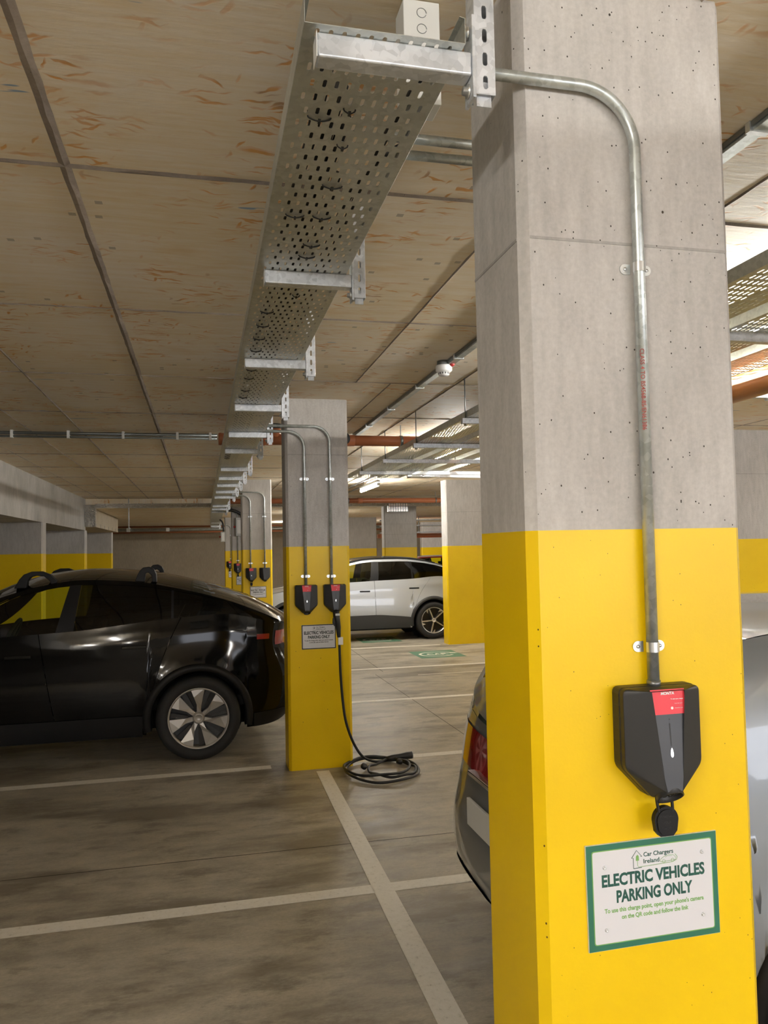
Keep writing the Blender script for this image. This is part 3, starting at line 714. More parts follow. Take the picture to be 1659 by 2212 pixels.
# ================================================================ SIGNS
def sign(label, loc, rot=0.0, border='sign_green', w2=.1535, h2=.1075, full=True):
    t = thing('parking_sign', label, 'sign', loc, group='electric vehicle signs on the pillars'); t.rotation_euler = (0, rot, 0)
    q = MB(); q.box(-w2, w2, -.004, 0, -h2, h2); q.build('backing', M['sign_edge'], t)
    q = MB(); q.box(-w2+.0008, w2-.0008, -.0047, -.004, -h2+.0008, h2-.0008); q.build('border', M[border], t)
    if border == 'sign_green':
        q = MB(); k = .0125; q.prism(rounded([(-w2+k, -h2+k), (w2-k, -h2+k), (w2-k, h2-k), (-w2+k, h2-k)], [.006]*4), -.0050, -.0046, 'y'); q.build('border_line', M['text_light'], t)
    q = MB(); k = .0145 if border == 'sign_green' else .008
    q.prism(rounded([(-w2+k, -h2+k), (w2-k, -h2+k), (w2-k, h2-k), (-w2+k, h2-k)], [.005]*4), -.0053, -.0047, 'y'); q.build('face', M['sign_white'], t)
    dk = M['text_green'] if border == 'sign_green' else M['sign_black']; lt = M['text_light'] if border == 'sign_green' else M['trim']
    def tx(s, size, x, z, wd, m, bold, nm='lettering'): return text_mesh(s, size, m, t, nm, (x, -.0055, z), FRONT, 1, bold, .0002, width=wd)
    tx('ELECTRIC VEHICLES', .0335, 0, .0315, .241, dk, .0012)
    tx('PARKING ONLY', .0335, 0, -.003, .178, dk, .0012)
    tx("To use this charge point, open your phone's camera", .0125, 0, -.0285, .232, lt, .0003)
    tx('on the QR code and follow the link', .0125, 0, -.0440, .156, lt, .0003)
    lg = tx('Car Chargers', .0125, .013, .0765, .070, dk, .0002, 'logo_text')
    tx('Ireland', .0125, -.004, .0625, .037, dk, .0002, 'logo_text')
    q = MB()                                            # house outline, tree, cable and car outline
    def ln(pts, r): q.tube([(x, -.0056, z) for x, z in pts], r, 6)
    ln([(-.046, .0505), (-.046, .072), (-.050, .072), (-.038, .087), (-.026, .0735), (-.029, .0735)], .0006); ln([(-.046, .0505), (-.027, .0510)], .0006)
    q.build('house_logo', dk, t)
    q = MB(); q.prism([(-.040, .066), (-.033, .066), (-.0335, .075), (-.036, .078), (-.0395, .075)], -.0060, -.0054, 'y')
    q.tube([(x, -.0056, z) for x, z in [(-.0365, .066), (-.0365, .056), (-.034, .0525), (.0, .053), (.045, .0545), (.055, .058), (.057, .064), (.052, .070)]], .0005, 6)
    q.build('tree_logo', lt, t)
    q = MB(); q.tube([(x, -.0056, z) for x, z in smoothpath([(.020, 0, 0), ], 1)] if False else [(a_, -.0056, b_) for a_, b_ in [(.0175, .0570), (.0175, .0625), (.024, .0665), (.034, .0700), (.047, .0690), (.053, .0640), (.053, .0580), (.0175, .0570)]], .0004, 6)
    for cx in (.025, .046): q.tube([(cx+.0035*math.cos(a_), -.0056, .0580+.0035*math.sin(a_)) for a_ in [k2*PI/6 for k2 in range(13)]], .0004, 5)
    q.tube([(a_, -.0056, b_) for a_, b_ in [(.029, .0655), (.034, .0680), (.045, .0670)]], .0003, 5)
    q.build('car_logo', lt, t)
    for sx, sz in ((-.113, .060), (.116, .067), (-.113, -.066), (.113, -.063)):
        q = MB(); q.lathe([(.0001, -.0012), (.0018, -.0012), (.0019, -.0024), (.0038, -.0020), (.0042, 0)], 14, mat=Matrix.Translation((sx, -.0052, sz))); q.build('screw', M['zinc'], t)
    return t
s1 = sign('electric vehicles parking sign with green border on the near pillar', (.918, 1.5, H-.727), -0.008)
s2 = sign('parking sign with dark border on the second pillar, below two chargers', (.912, 6.27, H-.697), 0, 'sign_black', .139, .098)
dup(s2, (.93, 13.5, H-.695), 'small parking sign on the third pillar above the black car tail')
dup(s2, (.90, 18.2, H-.66), 'small parking sign on the fourth pillar, cut off by the third')
dup(s2, (.90, 23.6, H-.66), 'tiny parking sign on the farthest charger pillar')

# ================================================================ CHARGING CABLE ON THE SECOND PILLAR
t = thing('charging_cable', 'black charging cable hanging from the right charger and coiled on the floor', 'cable', (1.05, 6.2, 0))
def rel(p): return (p[0]-1.05, p[1]-6.2, p[2])
q = MB(); px = [(1.045, 6.20, H-.50), (1.045, 6.185, H-.53), (1.05, 6.18, H-.56), (1.058, 6.185, H-.62), (1.064, 6.19, H-.70)]
q.tube([rel(p) for p in px], [.027, .028, .024, .022, .014], 16)
q.prism([(.026-.05, H-.53), (-.035, H-.55), (-.037, H-.585), (-.024, H-.61), (-.012, H-.57)], -.03, 0.0, 'y')
bev(q.build('plug_handle', M['plastic'], t, weld=False), .002)
q = MB(); q.box(-.018, .018, -.048, -.044, H-.525, H-.508); q.build('plug_label', M['offwhite'], t)
q = MB(); q.box(.006, .045, -.022, .0, H-.76, H-.70, mat=None); bev(q.build('paper_tag', M['white'], t), .002)
random.seed(5)
path = [(1.064, 6.19, H-.69), (1.068, 6.19, H-.85), (1.072, 6.19, H-1.0), (1.085, 6.19, H-1.20), (1.11, 6.19, H-1.38), (1.17, 6.20, H-1.55), (1.25, 6.22, H-1.67), (1.36, 6.28, .02), (1.47, 6.30, .015)]
cen = [(1.36, 6.05, .30, .36, .014), (1.32, 6.02, .29, .34, .03), (1.43, 6.0, .22, .26, .042)]
def ell(cx, cy, a, b_, z, a0, a1, n=26): return [(cx+a*math.cos(a0+(a1-a0)*i/n), cy+b_*math.sin(a0+(a1-a0)*i/n), z+.012*math.sin(i*.5)**2) for i in range(n+1)]
loops = ell(1.36, 6.03, .285, .34, .018, 1.1, 1.1-2*PI*1.02)+ell(1.33, 6.08, .26, .27, .035, .7, .7-2*PI*1.0)+ell(1.44, 6.02, .185, .21, .018, .5, .5-2*PI*.78)
q = MB(); q.tube([rel(p) for p in smoothpath(path, 6)], .0105, 10); q.tube([rel(p) for p in smoothpath(path[-1:]+loops[2:-1], 3)], .0105, 10)
tail = [loops[-2], (1.40, 6.22, .03), (1.46, 6.27, .035)]
q.tube([rel(p) for p in smoothpath(tail, 5)], .0105, 10)
q.build('cable', M['black'], t, weld=False)
q = MB(); d = [(1.45, 6.27, .036), (1.50, 6.27, .042), (1.58, 6.27, .045), (1.63, 6.265, .05), (1.665, 6.26, .052)]
q.tube([rel(p) for p in d], [.016, .022, .025, .029, .029], 16); q.build('plug_connector', M['plastic'], t)
q = MB(); mt = Matrix.Translation(rel((1.666, 6.26, .052))) @ Matrix.Rotation(PI/2, 4, 'Y')
q.lathe([(.029, 0), (.029, .004), (.024, .004), (.024, -.004), (.0001, -.004)], 18, axis='z', mat=mt); q.build('plug_face', M['steel'], t)
for p, r_ in (((1.22, 6.08, .035), .6), ((1.52, 6.12, .03), -.5)):
    q = MB(); q.lathe([(.0001, 0), (.024, .002), (.027, .012), (.025, .028), (.018, .034), (.0001, .034)], 16, axis='z', mat=Matrix.Translation(rel(p)) @ Matrix.Rotation(r_, 4, 'X') @ Matrix.Rotation(.4, 4, 'Y'))
    q.build('plug_cap', M['black'], t)

# ================================================================ SERVICES AT THE CEILING
def box_thing(name, label, cat, a, m, bw=.002):
    q = MB(); q.box(*a); return tag(bev(q.build(name, M[m]), bw), label, cat)
t = thing('metal_trunking', 'pale metal trunking box with round knockouts above the near bracket', 'trunking', (.493, 1.63, H+1.0))
q = MB(); q.box(-.0425, .0425, 0, .07, 0, .238); bev(q.build('casing', M['offwhite'], t), .002)
for z in (.135, .172, .209):
    q = MB(); q.tube([(.0+.011*math.cos(a_), -.0005, z+.011*math.sin(a_)) for a_ in [k2*PI/10 for k2 in range(20)]], .0008, 5); q.build('knockout', M['steel'], t)
# trunking with smoke detector along the ceiling
t = thing('ceiling_trunking', 'slim galvanised trunking along the ceiling holding the smoke detector', 'trunking', (1.615, 0, CZ))
q = MB(); q.box(-.0225, .0225, -6, 8.15, -.028, -.001); q.build('channel', M['conduit'], t)
q = MB(); q.box(-.030, -.0235, -6, 8.15, -.018, -.002); q.build('second_channel', M['steel'], t)
for k in range(13):
    q = MB(); y = -3.6+k*.92; q.box(-.034, .034, y, y+.02, -.031, -.0005); q.build('clip', M['zinc'], t)
t = thing('smoke_detector', 'white smoke detector with red base on the ceiling trunking', 'smoke detector', (1.575, 4.88, CZ-.03))
q = MB(); q.lathe([(.0001, 0), (.052, 0), (.055, -.012), (.055, -.034), (.045, -.044), (.036, -.046), (.036, -.062), (.030, -.068), (.0001, -.068)], 28, axis='z'); q.build('body', M['white'], t)
q = MB()
for k in range(12):
    a_ = 2*PI*k/12; q.box(-.003, .003, -.0375, -.034, -.060, -.048, mat=Matrix.Rotation(a_, 4, 'Z'))
q.build('sensing_slots', M['black'], t, weld=False)
q = MB(); q.lathe([(.0001, .029), (.045, .029), (.045, 0), (.0001, 0)], 20, axis='z'); q.build('base_box', M['steel'], t)
q = MB(); q.lathe([(.0001, -.02), (.016, -.02), (.018, 0), (.016, .02), (.0001, .02)], 14, axis='y', mat=Matrix.Translation((.045, -.035, .004))); q.build('red_gland', M['darkred'], t)
# conduits crossing the left half of the ceiling
t = thing('cross_conduits', 'dark steel conduits crossing the ceiling on the left towards the beam', 'conduit', (-1.2, 8.2, H+1.2))
for dz, r_ in ((.012, .017), (-.022, .012)):
    q = MB(); q.tube([(-1.3, 0, dz), (1.36, 0, dz)], r_, 10); q.build('pipe', M['steel'], t)
for x in (-1.15, -.62, -.1, .42, .95, 1.28):
    q = MB(); q.box(x, x+.025, -.025, .02, -.038, .038); q.build('pipe_clip', M['offwhite'], t)
# terracotta drain pipes
def drain(label, xa, xb, y, z, r, collars, hangers, grp='terracotta drain pipes'):
    t = thing('drain_pipe', label, 'pipe', ((xa+xb)/2, y, z), group=grp); xm = (xa+xb)/2
    q = MB(); q.tube([(xa-xm, 0, 0), (xb-xm, 0, 0)], r, 24); q.build('pipe', M['terra'], t)
    for x in collars:
        q = MB(); q.lathe([(r, -.05), (r*1.13, -.048), (r*1.16, -.03), (r*1.08, -.02), (r*1.08, .05), (r, .055)], 24, axis='x', mat=Matrix.Translation((x-xm, 0, 0))); q.build('socket_collar', M['terra'], t)
    for x in hangers:
        q = MB(); q.lathe([(r*1.02, -.014), (r*1.12, -.014), (r*1.12, .014), (r*1.02, .014)], 20, axis='x', mat=Matrix.Translation((x-xm, 0, 0)))
        q.box(x-xm-.004, x-xm+.004, -.004, .004, r, CZ-z); q.build('pipe_hanger', M['steel'], t)
    return t
t = drain('terracotta drain pipe crossing behind the second pillar', .17, 5.2, 7.5, H+1.076, .0525, (.21, .62, 1.42, 2.9), (.95, 1.95, 3.2))
def capbranch(par, x, y, z, vert=False):
    if vert:
        q = MB(); q.tube([(x, y, z), (x, y, z+.10)], .05, 20); q.build('branch', M['terra'], par)
        q = MB(); q.lathe([(.0001, .135), (.058, .13), (.062, .09), (.05, .085)], 20, axis='z', mat=Matrix.Translation((x, y, z))); q.build('black_cap', M['black'], par)
    else:
        q = MB(); q.tube([(x, y, z), (x, y-.12, z)], .056, 20); q.build('branch', M['terra'], par)
        q = MB(); q.lathe([(.0001, -.16), (.058, -.158), (.066, -.15), (.066, -.10)], 24, axis='y', mat=Matrix.Translation((x, y, z))); q.build('black_cap', M['black'], par)
        q = MB(); q.box(x-.012, x+.022, y-.164, y-.160, z-.052, z-.025); q.build('cap_sticker', M['offwhite'], par)
xm = (.17+5.2)/2
capbranch(t, 1.34-xm, 0, .0); capbranch(t, .70-xm, 0, .02, True)
drain('far terracotta drain pipe crossing above the silver foil', .35, 8.5, 16.3, H+1.045, .055, (2.35, 3.3, 5.6), (1.2, 3.05, 5.0, 6.6))
t = thing('drain_pipe', 'fat orange drain pipe glowing under the lamp at the right edge', 'pipe', (2.9, 4.5, H+.85))
q = MB(); q.tube([(0, -10, 0), (0, 2.7, 0)], .073, 28); q.build('pipe', M['orange'], t)
q = MB(); q.lathe([(.073, -.06), (.084, -.055), (.084, .05), (.073, .055)], 28, axis='y', mat=Matrix.Translation((0, 1.6, 0))); q.build('socket_collar', M['orange'], t)
# suspended trays on cross bars
def sus_tray(x, label, y0=-4.0, rows=13*2):
    t = thing('suspended_tray', label, 'cable tray', (x, y0, H+.945), group='suspended trays over the aisle')
    q = tray_mesh(.30, 64, .0225, .055, .0065, .033, .05); o = q.build('tray_length', M['tray'], t)
    for k in range(1, 4):
        o2 = o.copy(); C.objects.link(o2); o2.parent = t; o2.location = (0, k*64*.055, 0)
    return t
sus_tray(1.885, 'suspended tray nearest the charger pillars, on the aisle cross bars')
sus_tray(2.285, 'middle suspended tray on the aisle cross bars')
sus_tray(2.70, 'suspended tray farthest right on the aisle cross bars', )
for j, y in enumerate((-1.4, .4, 1.75, 2.98, 4.15, 5.32, 6.66, 7.87, 9.11)):
    t = thing('cross_bar', 'channel cross bar under the suspended trays, %s from the camera' % ORD[j], 'support bar', (2.65, y, H+.90), group='cross bars hung from the ceiling')
    if j == 8: t.rotation_euler = (0, 0, .0)
    q = MB(); q.box(-.80, .85, 0, .041, 0, .041); bev(q.build('channel', M['galv'], t), .003)
    for x in (-.77, .0, .82):
        q = MB(); q.tube([(x, .02, -.012), (x, .02, CZ-H-.901)], .005, 8); q.build('threaded_rod', M['steel'], t)
        q = MB(); q.lathe([(.0001, -.014), (.011, -.014), (.011, -.002), (.018, -.002), (.018, 0)], 10, axis='z', mat=Matrix.Translation((x, .02, 0))); q.build('nut', M['zinc'], t)

q = MB(); q.box(-.1, 1.2, .25, .29, 0, .041, mat=Matrix.Translation((2.65, 9.11, H+.90)) @ Matrix.Rotation(.16, 4, 'Z')); tag(q.build('angled_channel', M['galv']), 'slanting steel channel behind the last cross bar of the trays', 'support bar')
# fluorescent battens
LX, LZ = 2.88, H+1.08
def batten(x, y, z, label):
    t = thing('fluorescent_batten', label, 'ceiling light', (x, y, z), group='fluorescent battens')
    q = MB(); q.box(-.026, .026, -.75, .75, .040, .075); bev(q.build('housing', M['offwhite'], t), .004)
    q = MB(); q.tube([(0, -.70, 0), (0, .70, 0)], .026, 14); q.build('tube', M['tube'], t)
    for s_ in (-1, 1):
        q = MB(); q.box(-.022, .022, s_*.73-.025, s_*.73+.025, -.022, .031); bev(q.build('lamp_holder', M['offwhite'], t), .004)
    q = MB(); 
    for yy in (-.5, .5): q.tube([(0, yy, .075), (0, yy, (CZ if y < 18 else H+1.03)-z-.001)], .004, 6)
    q.build('suspension', M['steel'], t)
    return t
lab = {3.72: 'lit fluorescent batten at the right edge above the orange pipe', 8.6: 'lit fluorescent batten among the suspended trays', 13.35: 'lit fluorescent batten beyond the suspended trays, by the second pillar'}
for i, y in enumerate((-6.0, -1.15, 3.72, 8.6, 13.35)):
    batten(LX, y, LZ, lab.get(y, 'fluorescent batten %s the camera on the right' % ('just behind' if i == 1 else 'far behind')))
batten(-1.6, -1.3, LZ, 'added fill batten just behind the camera on the left')  # this left trio is added out of view to brighten ceiling and floor
batten(-3.8+1.5, -3.4, LZ, 'added fill batten behind the camera on the left, middle one')
batten(-1.6, -6.0, LZ, 'added fill batten behind the camera on the left, farther one')
batten(2.88, 27.5, H+.93, 'added fill batten lighting the far end near the beige wall')  # hidden lamp added to brighten the beige back wall
batten(2.88, 20.5, H+.93, 'added fill batten under the lower slab beyond the foil duct')  # another hidden lamp added for the dark far end
for i, y in enumerate((-4.0, 2.0, 8.0, 14.0)):
    batten(8.3, y, LZ, 'fluorescent batten of the far right aisle, %s one' % ORD[i])
batten(7.0, 27.0, H+.93, 'fluorescent batten lighting the far end on the right')
for dx, lb in ((.06, 'right'), (-.16, 'left')):
    q = MB(); q.tube([(LX+dx, 9.5, H+1.18), (LX+dx, 16, H+1.18)], .014, 8); tag(q.build('lamp_conduit', M['steel']), 'conduit on the ceiling %s of the far fluorescent battens' % lb, 'conduit')
# foil-wrapped duct and far services
t = thing('foil_duct', 'silver foil wrapped duct edge crossing under the far ceiling step', 'duct', (0, 18.1, H+1.03))
q = MB(); q.box(-2.28, 7.5, -.1, .19, -.005, .085); q.build('foil_wrap', M['foil'], t)
q = MB(); q.tube([(-1.58, -.05, .2), (-1.58, -.05, -.45)], .012, 8); q.tube([(-1.58, -.05, -.45), (-1.58, .3, -.45)], .012, 8); q.build('hanger_strap', M['galv'], t)
t = thing('air_duct', 'boxed beige air duct with foil end beside the left beam', 'duct', (-2.39, 18.15, H+.86))
q = MB(); q.box(-.9, .05, .1, 5.2, -.235, .16); q.build('duct_board', M['beige'], t)
q = MB(); q.box(-.12, .10, -.02, .14, -.245, .235); q.build('foil_end', M['foil'], t)
q = MB()
for k in range(6): q.box(.05, .056, .5+k*.8, .52+k*.8, -.235, -.15)
q.build('stud_row', M['steel'], t, weld=False)
t = thing('far_pipes', 'grey and brown pipes running across the beige back wall', 'pipe', (0, 30, H+.88))
q = MB(); q.tube([(-5, 0, 0), (7, 0, 0)], .045, 10); q.build('grey_pipe', M['conduit'], t)
for dz in (.11, -.10):
    q = MB(); q.tube([(-4, .1, dz), (7, .1, dz)], .03, 8); q.build('brown_pipe', M['terra'], t)
for x in (-2.7, -1.3, .8):
    q = MB(); q.box(x, x+.12, -.07, .05, -.07, .07); q.build('pipe_bracket', M['offwhite'], t)
t = thing('caged_lamp', 'rectangular fitting with silver grid front high on the wide far pillar', 'lamp', (4.55, 17.87, H+.98))
q = MB(); q.box(-.24, .24, 0, .12, -.10, .10); q.build('housing', M['alum'], t)
q = MB()
for k in range(9): q.box(-.24+k*.06-.004, -.24+k*.06+.004, -.012, 0, -.10, .10)
for k in range(4): q.box(-.24, .24, -.012, 0, -.10+k*.0667-.004, -.10+k*.0667+.004)
q.build('wire_grid', M['steel'], t, weld=False)
# far suspended services on the right
t = thing('far_tray_rack', 'distant rack of trays hanging in the dim far end on the right', 'cable tray', (7.2, 24, H+.62))
for dz in (-.12, 0.10, .28):
    q = MB(); q.box(-1.6, 3.5, 0, .5, dz, dz+.035); q.build('tray', M['galv'], t, weld=False)
for x in (-1.2, -.4, .5, 1.4):
    q = MB(); q.tube([(x, .1, -.12), (x, .1, .40)], .012, 6); q.build('rod', M['steel'], t, weld=False)
drain('distant terracotta pipe in the dim far end on the right', 5.6, 11, 24.8, H+.42, .07, (6.4, 8), (6.9,), None)

# ================================================================ CARS
def pchip(pts):
    xs = [p[0] for p in pts]; ysv = [p[1] for p in pts]; n = len(xs); h = [xs[i+1]-xs[i] for i in range(n-1)]
    d = [(ysv[i+1]-ysv[i])/h[i] for i in range(n-1)]; m_ = [0]*n; m_[0] = d[0]; m_[-1] = d[-1]
    for i in range(1, n-1):
        if d[i-1]*d[i] > 0:
            w1, w2 = 2*h[i]+h[i-1], h[i]+2*h[i-1]; m_[i] = (w1+w2)/(w1/d[i-1]+w2/d[i])
    def f(x):
        if x <= xs[0]: return ysv[0]
        if x >= xs[-1]: return ysv[-1]
        i = 0
        while x > xs[i+1]: i += 1
        t_ = (x-xs[i])/h[i]
        return ysv[i]*(1+2*t_)*(1-t_)**2+m_[i]*h[i]*t_*(1-t_)**2+ysv[i+1]*t_*t_*(3-2*t_)+m_[i+1]*h[i]*t_*t_*(t_-1)
    return f
class Car:
    def __init__(s, p):
        s.p = p; s.W0 = p['half']; s.uf, s.ur = p['ends']
        s.zb0, s.ze0, s.zt0 = pchip(p['belt']), pchip(p['edge']), pchip(p['top']); s.g = pchip(p.get('tumble', [(.12, .90), (.35, .968), (.6, 1.0), (.8, .99), (1.0, .965), (1.25, .925)]))
        s.sh_r = pchip(p['rear_shift']); s.sh_f = pchip(p.get('front_shift', [(.2, -.10), (.45, 0), (.7, -.03), (.9, -.2)])); s.R = p.get('arch', .40); s.cz = p['wr']; s.wb = p['wheelbase']; s.sill = p.get('sill', .24)
        s.plan = pchip(p['plan'])
    def end(s, u):
        if u > s.ur-.42: return max(0, (u-(s.ur-.42))/.42), 1
        if u < s.uf+.6: return max(0, ((s.uf+.6)-u)/.6), -1
        return 0, 0
    def W(s, u):
        t_, sd = s.end(u); t_ = min(t_, 1)
        return s.W0*s.plan(u)*(max(0, 1-t_**5))**(.45)
    def zb(s, u): return s.zb0(u)
    def ze(s, u): return max(s.ze0(u), s.zb(u)+.004)
    def zt(s, u): return max(s.zt0(u), s.ze(u)+.004)
    def zs(s, u):
        t_, sd = s.end(u); return s.sill+.06*t_**2+(.03 if sd < 0 else .0)*t_
    def zlo(s, u):
        z = s.zs(u)
        for cx in (0, -s.wb):
            if abs(u-cx) < s.R: z = max(z, s.cz+math.sqrt(s.R**2-(u-cx)**2))
        return z
    def fix(s, u, y, z):
        t_, sd = s.end(u)
        if sd: t_ = min(1, t_); t_ = t_*t_*(3-2*t_)
        if sd > 0: u = u+s.sh_r(z)*t_
        elif sd < 0: u = u-s.sh_f(z)*t_
        return (u, y, z)
    def side(s, u, z, sg, off=0.0):
        y = s.W(u)*s.g(z)+off
        # flared wheel arches and a character line
        for cx in (0, -s.wb):
            r = math.hypot(u-cx, z-s.cz)
            if r > s.R-.02: y += .018*math.exp(-((r-s.R)/.10)**2)
        y += s.p.get('crease', .010)*math.exp(-((z-(s.zb(u)-.13))/.05)**2)
        if s.W(u) < .05: y = min(y, s.W(u)+off)
        p = s.fix(u, y, z); return (p[0]+(off if s.end(u)[0] > .9 and s.end(u)[1] > 0 else 0), sg*p[1], p[2])
    def wb_(s, u): return s.side(u, s.zb(u), 1)[1]
    def we(s, u): return max(0, s.wb_(u)-(s.ze(u)-s.zb(u))*s.p.get('lean', .42))
    def gh(s, u, v, sg, off=0.0):
        a, c = s.wb_(u), s.we(u); y = a+(c-a)*v+.02*math.sin(PI*v)*min(1, (s.ze(u)-s.zb(u))/.3)+off
        p = s.fix(u, max(y, 0), s.zb(u)+(s.ze(u)-s.zb(u))*v); return (p[0], sg*p[1], p[2])
    def top(s, u, q_, off=0.0):             # q_ in -1..1 across
        a = abs(q_); y = s.we(u)*a; z = s.ze(u)+(s.zt(u)-s.ze(u))*(1-a**2.6)
        p = s.fix(u, y, z+off); return (p[0], p[1]*(1 if q_ > 0 else -1), p[2])
def stations(a, c, car, dense=.03):
    # u stations, denser near the arches and ends
    out = [a]; u = a
    while u < c-1e-6:
        st = dense
        for cx in (0, -car.wb):
            if abs(abs(u-cx)-car.R) < .07: st = .006
        if u > car.ur-.2 or u < car.uf+.2: st = .02
        if u > car.ur-.05 or u < car.uf+.05: st = .004
        if u > car.ur-.01 or u < car.uf+.01: st = .0012
        u = min(c, u+st); out.append(u)
    return out
def build_car(p, label, loc, rz=0, wheel_style='paddle'):
    car = Car(p); t = thing('car', label, 'car', loc, rz); pm = M[p['paint']]
    uf, ur = car.uf, car.ur
    cowl, ws_top, roof_end, hatch_end = p['tops']
    def top_patch(q, a, c, q0=-1, q1=1, off=0, mi=0):
        us = stations(a, c, car, .05)
        vs = [car.top(u, q0+(q1-q0)*j/24, off) for u in us for j in range(25)]
        q.add(vs, [(i*25+j, (i+1)*25+j, (i+1)*25+j+1, i*25+j+1) for i in range(len(us)-1) for j in range(24)], mi, True)
    def side_patch(q, ua, uc, sg, nv=16, off=0, zl=None, zh=None, slL=0, slR=0, mi=0):
        zl = zl or car.zlo; zh = zh or car.zb
        us = stations(ua, uc, car); vs = []; n_ = len(us)-1
        for i, u0 in enumerate(us):
            for j in range(nv+1):
                v = j/nv; f = (u0-ua)/(uc-ua); u = u0+(slL*(1-f)+slR*f)*(v-.5)*1.0
                u = min(max(u, uf), ur); z = zl(u)+(zh(u)-zl(u))*v
                vs.append(car.side(u, z, sg, off))
        q.add(vs, [(i*(nv+1)+j, (i+1)*(nv+1)+j, (i+1)*(nv+1)+j+1, i*(nv+1)+j+1) for i in range(n_) for j in range(nv)], mi, True)
    def gh_patch(q, ua, uc, sg, v0=0, v1=1, sl0=0, sl1=0, off=0, v0b=None, mi=0, n_=18):
        # sl0, sl1: forward lean of the front and back edges from bottom to top
        vs = []
        for i in range(n_+1):
            f = i/n_
            for j in range(7):
                a0 = v0 if v0b is None else v0+(v0b-v0)*f**1.5
                v = a0+(v1-a0)*j/6; u = ua+sl0*(v-0)*(1-f)+(uc-ua)*f+sl1*v*f
                vs.append(car.gh(u, v, sg, off))
        q.add(vs, [(i*7+j, (i+1)*7+j, (i+1)*7+j+1, i*7+j+1) for i in range(n_) for j in range(6)], mi, True)
    D = p['doors']                           # (front edge of front door, split, rear edge of rear door)
    body = MB()
    top_patch(body, uf, cowl); top_patch(body, hatch_end, ur)
    top_patch(body, cowl, roof_end, .93, 1); top_patch(body, cowl, roof_end, -1, -.93)
    top_patch(body, roof_end, hatch_end, .9, 1); top_patch(body, roof_end, hatch_end, -1, -.9)
    if not p.get('glass_roof'): top_patch(body, ws_top, roof_end, -.93, .93)
    W = p['windows']                         # [(ua, uc, sl0, sl1, kind)]
    for sg in (-1, 1):
        side_patch(body, uf, D[0]-.003, sg, slR=p['slant'][0]); side_patch(body, D[2]+.003, ur, sg, slL=p['slant'][2])
        gh_patch(body, cowl, ur-.02, sg, .90, 1)
        a = cowl
        for (ua, uc, s0, s1, kind) in W[:1]: gh_patch(body, cowl, ua-.0, sg, 0, .9, 0, s0)
        last = W[-1]; gh_patch(body, last[1], ur-.02, sg, 0, .9, last[3], 0)
    bo = body.build('body', pm, t, weld=True)
    if p.get('glass_roof'):
        q = MB(); top_patch(q, ws_top, roof_end, -.93, .93, .001); q.build('glass_roof', M['paint_black'], t)
    q = MB(); top_patch(q, cowl, ws_top, -.93, .93, .001); q.build('windscreen', M['glass'], t)
    q = MB(); top_patch(q, roof_end, hatch_end, -.9, .9, .001); q.build('rear_window', M['privacy'], t)
    for sg in (-1, 1):
        for i in range(len(W)-1):
            q = MB(); a, c = W[i], W[i+1]; gh_patch(q, a[1], c[0], sg, 0, .905, a[3], c[2], 0, n_=4); q.build('window_pillar', M['trim'], t)
        for (ua, uc, s0, s1, kind) in W:
            q = MB(); gh_patch(q, ua, uc, sg, 0, .9, s0, s1, -.004); q.build('side_window', M['glass'] if kind == 'clear' else M['privacy'], t)
        for k, (a, c) in enumerate(((D[0], D[1]), (D[1], D[2]))):
            q = MB(); side_patch(q, a+.003, c-.003, sg, slL=p['slant'][k], slR=p['slant'][k+1])
            dr = q.build('front_door' if k == 0 else 'rear_door', pm, t)
            hu, hz = p['handles'][k]; pt = car.side(hu, hz, sg); hq = MB()
            hq.box(-.10, .10, -.006, .008, -.014, .014, mat=Matrix.Translation(pt)); bev(hq.build('handle', M['trim'] if p.get('dark_handle', True) else pm, dr), .005, 3)
        q = MB(); side_patch(q, -car.wb+car.R+.05, -car.R-.05, sg, 4, .008, car.zs, pchip(p['clad'])); q.build('sill_cladding', M[p.get('trimmat', 'trim')], t)
        q = MB(); side_patch(q, car.R+.06, ur-.0003, sg, 4, .007, car.zs, lambda u: car.zs(u)+p.get('skirt', .12)); q.build('bumper_skirt', M[p.get('trimmat', 'trim')], t)
        for cx in (0, -car.wb):
            q = MB(); vs = []; n_ = 40
            for i in range(n_+1):
                a_ = -.22+(PI+.44)*i/n_
                for rr, oo in ((car.R-.012, -.03), (car.R-.006, .014), (car.R+.030, .016), (car.R+.052, .006), (car.R+.056, -.01)):
                    u = cx+rr*math.cos(a_); z = max(car.cz+rr*math.sin(a_), car.sill-.02); vs.append(car.side(min(u, ur-.002), z, sg, oo))
            q.add(vs, [(i*5+j, (i+1)*5+j, (i+1)*5+j+1, i*5+j+1) for i in range(n_) for j in range(4)], 0, True); q.build('arch_trim', M[p.get('trimmat', 'trim')], t)
            q = MB(); n_ = 24; vs = []
            for i in range(n_+1):
                a_ = -.25+(PI+.5)*i/n_
                for yy in (car.W0*.55, car.W(cx)*.965): vs.append((cx+(car.R-.005)*math.cos(a_), sg*yy, car.cz+(car.R-.005)*math.sin(a_)))
            q.add(vs, [(2*i, 2*i+1, 2*i+3, 2*i+2) for i in range(n_)], 0, True)
            q.lathe([(.0001, 0), (car.R, 0)], 24, mat=Matrix.Translation((cx, sg*car.W0*.55, car.cz))); q.build('wheel_well', M['inner'], t)
    # floor pan and interior
    q = MB(); hw = car.W0*.86
    q.box(-car.wb+car.R+.06, -car.R-.06, -hw, hw, car.sill-.03, .40); q.box(uf+.25, ur-.15, -car.W0*.54, car.W0*.54, car.sill-.03, .55); q.build('underbody', M['inner'], t, weld=False)
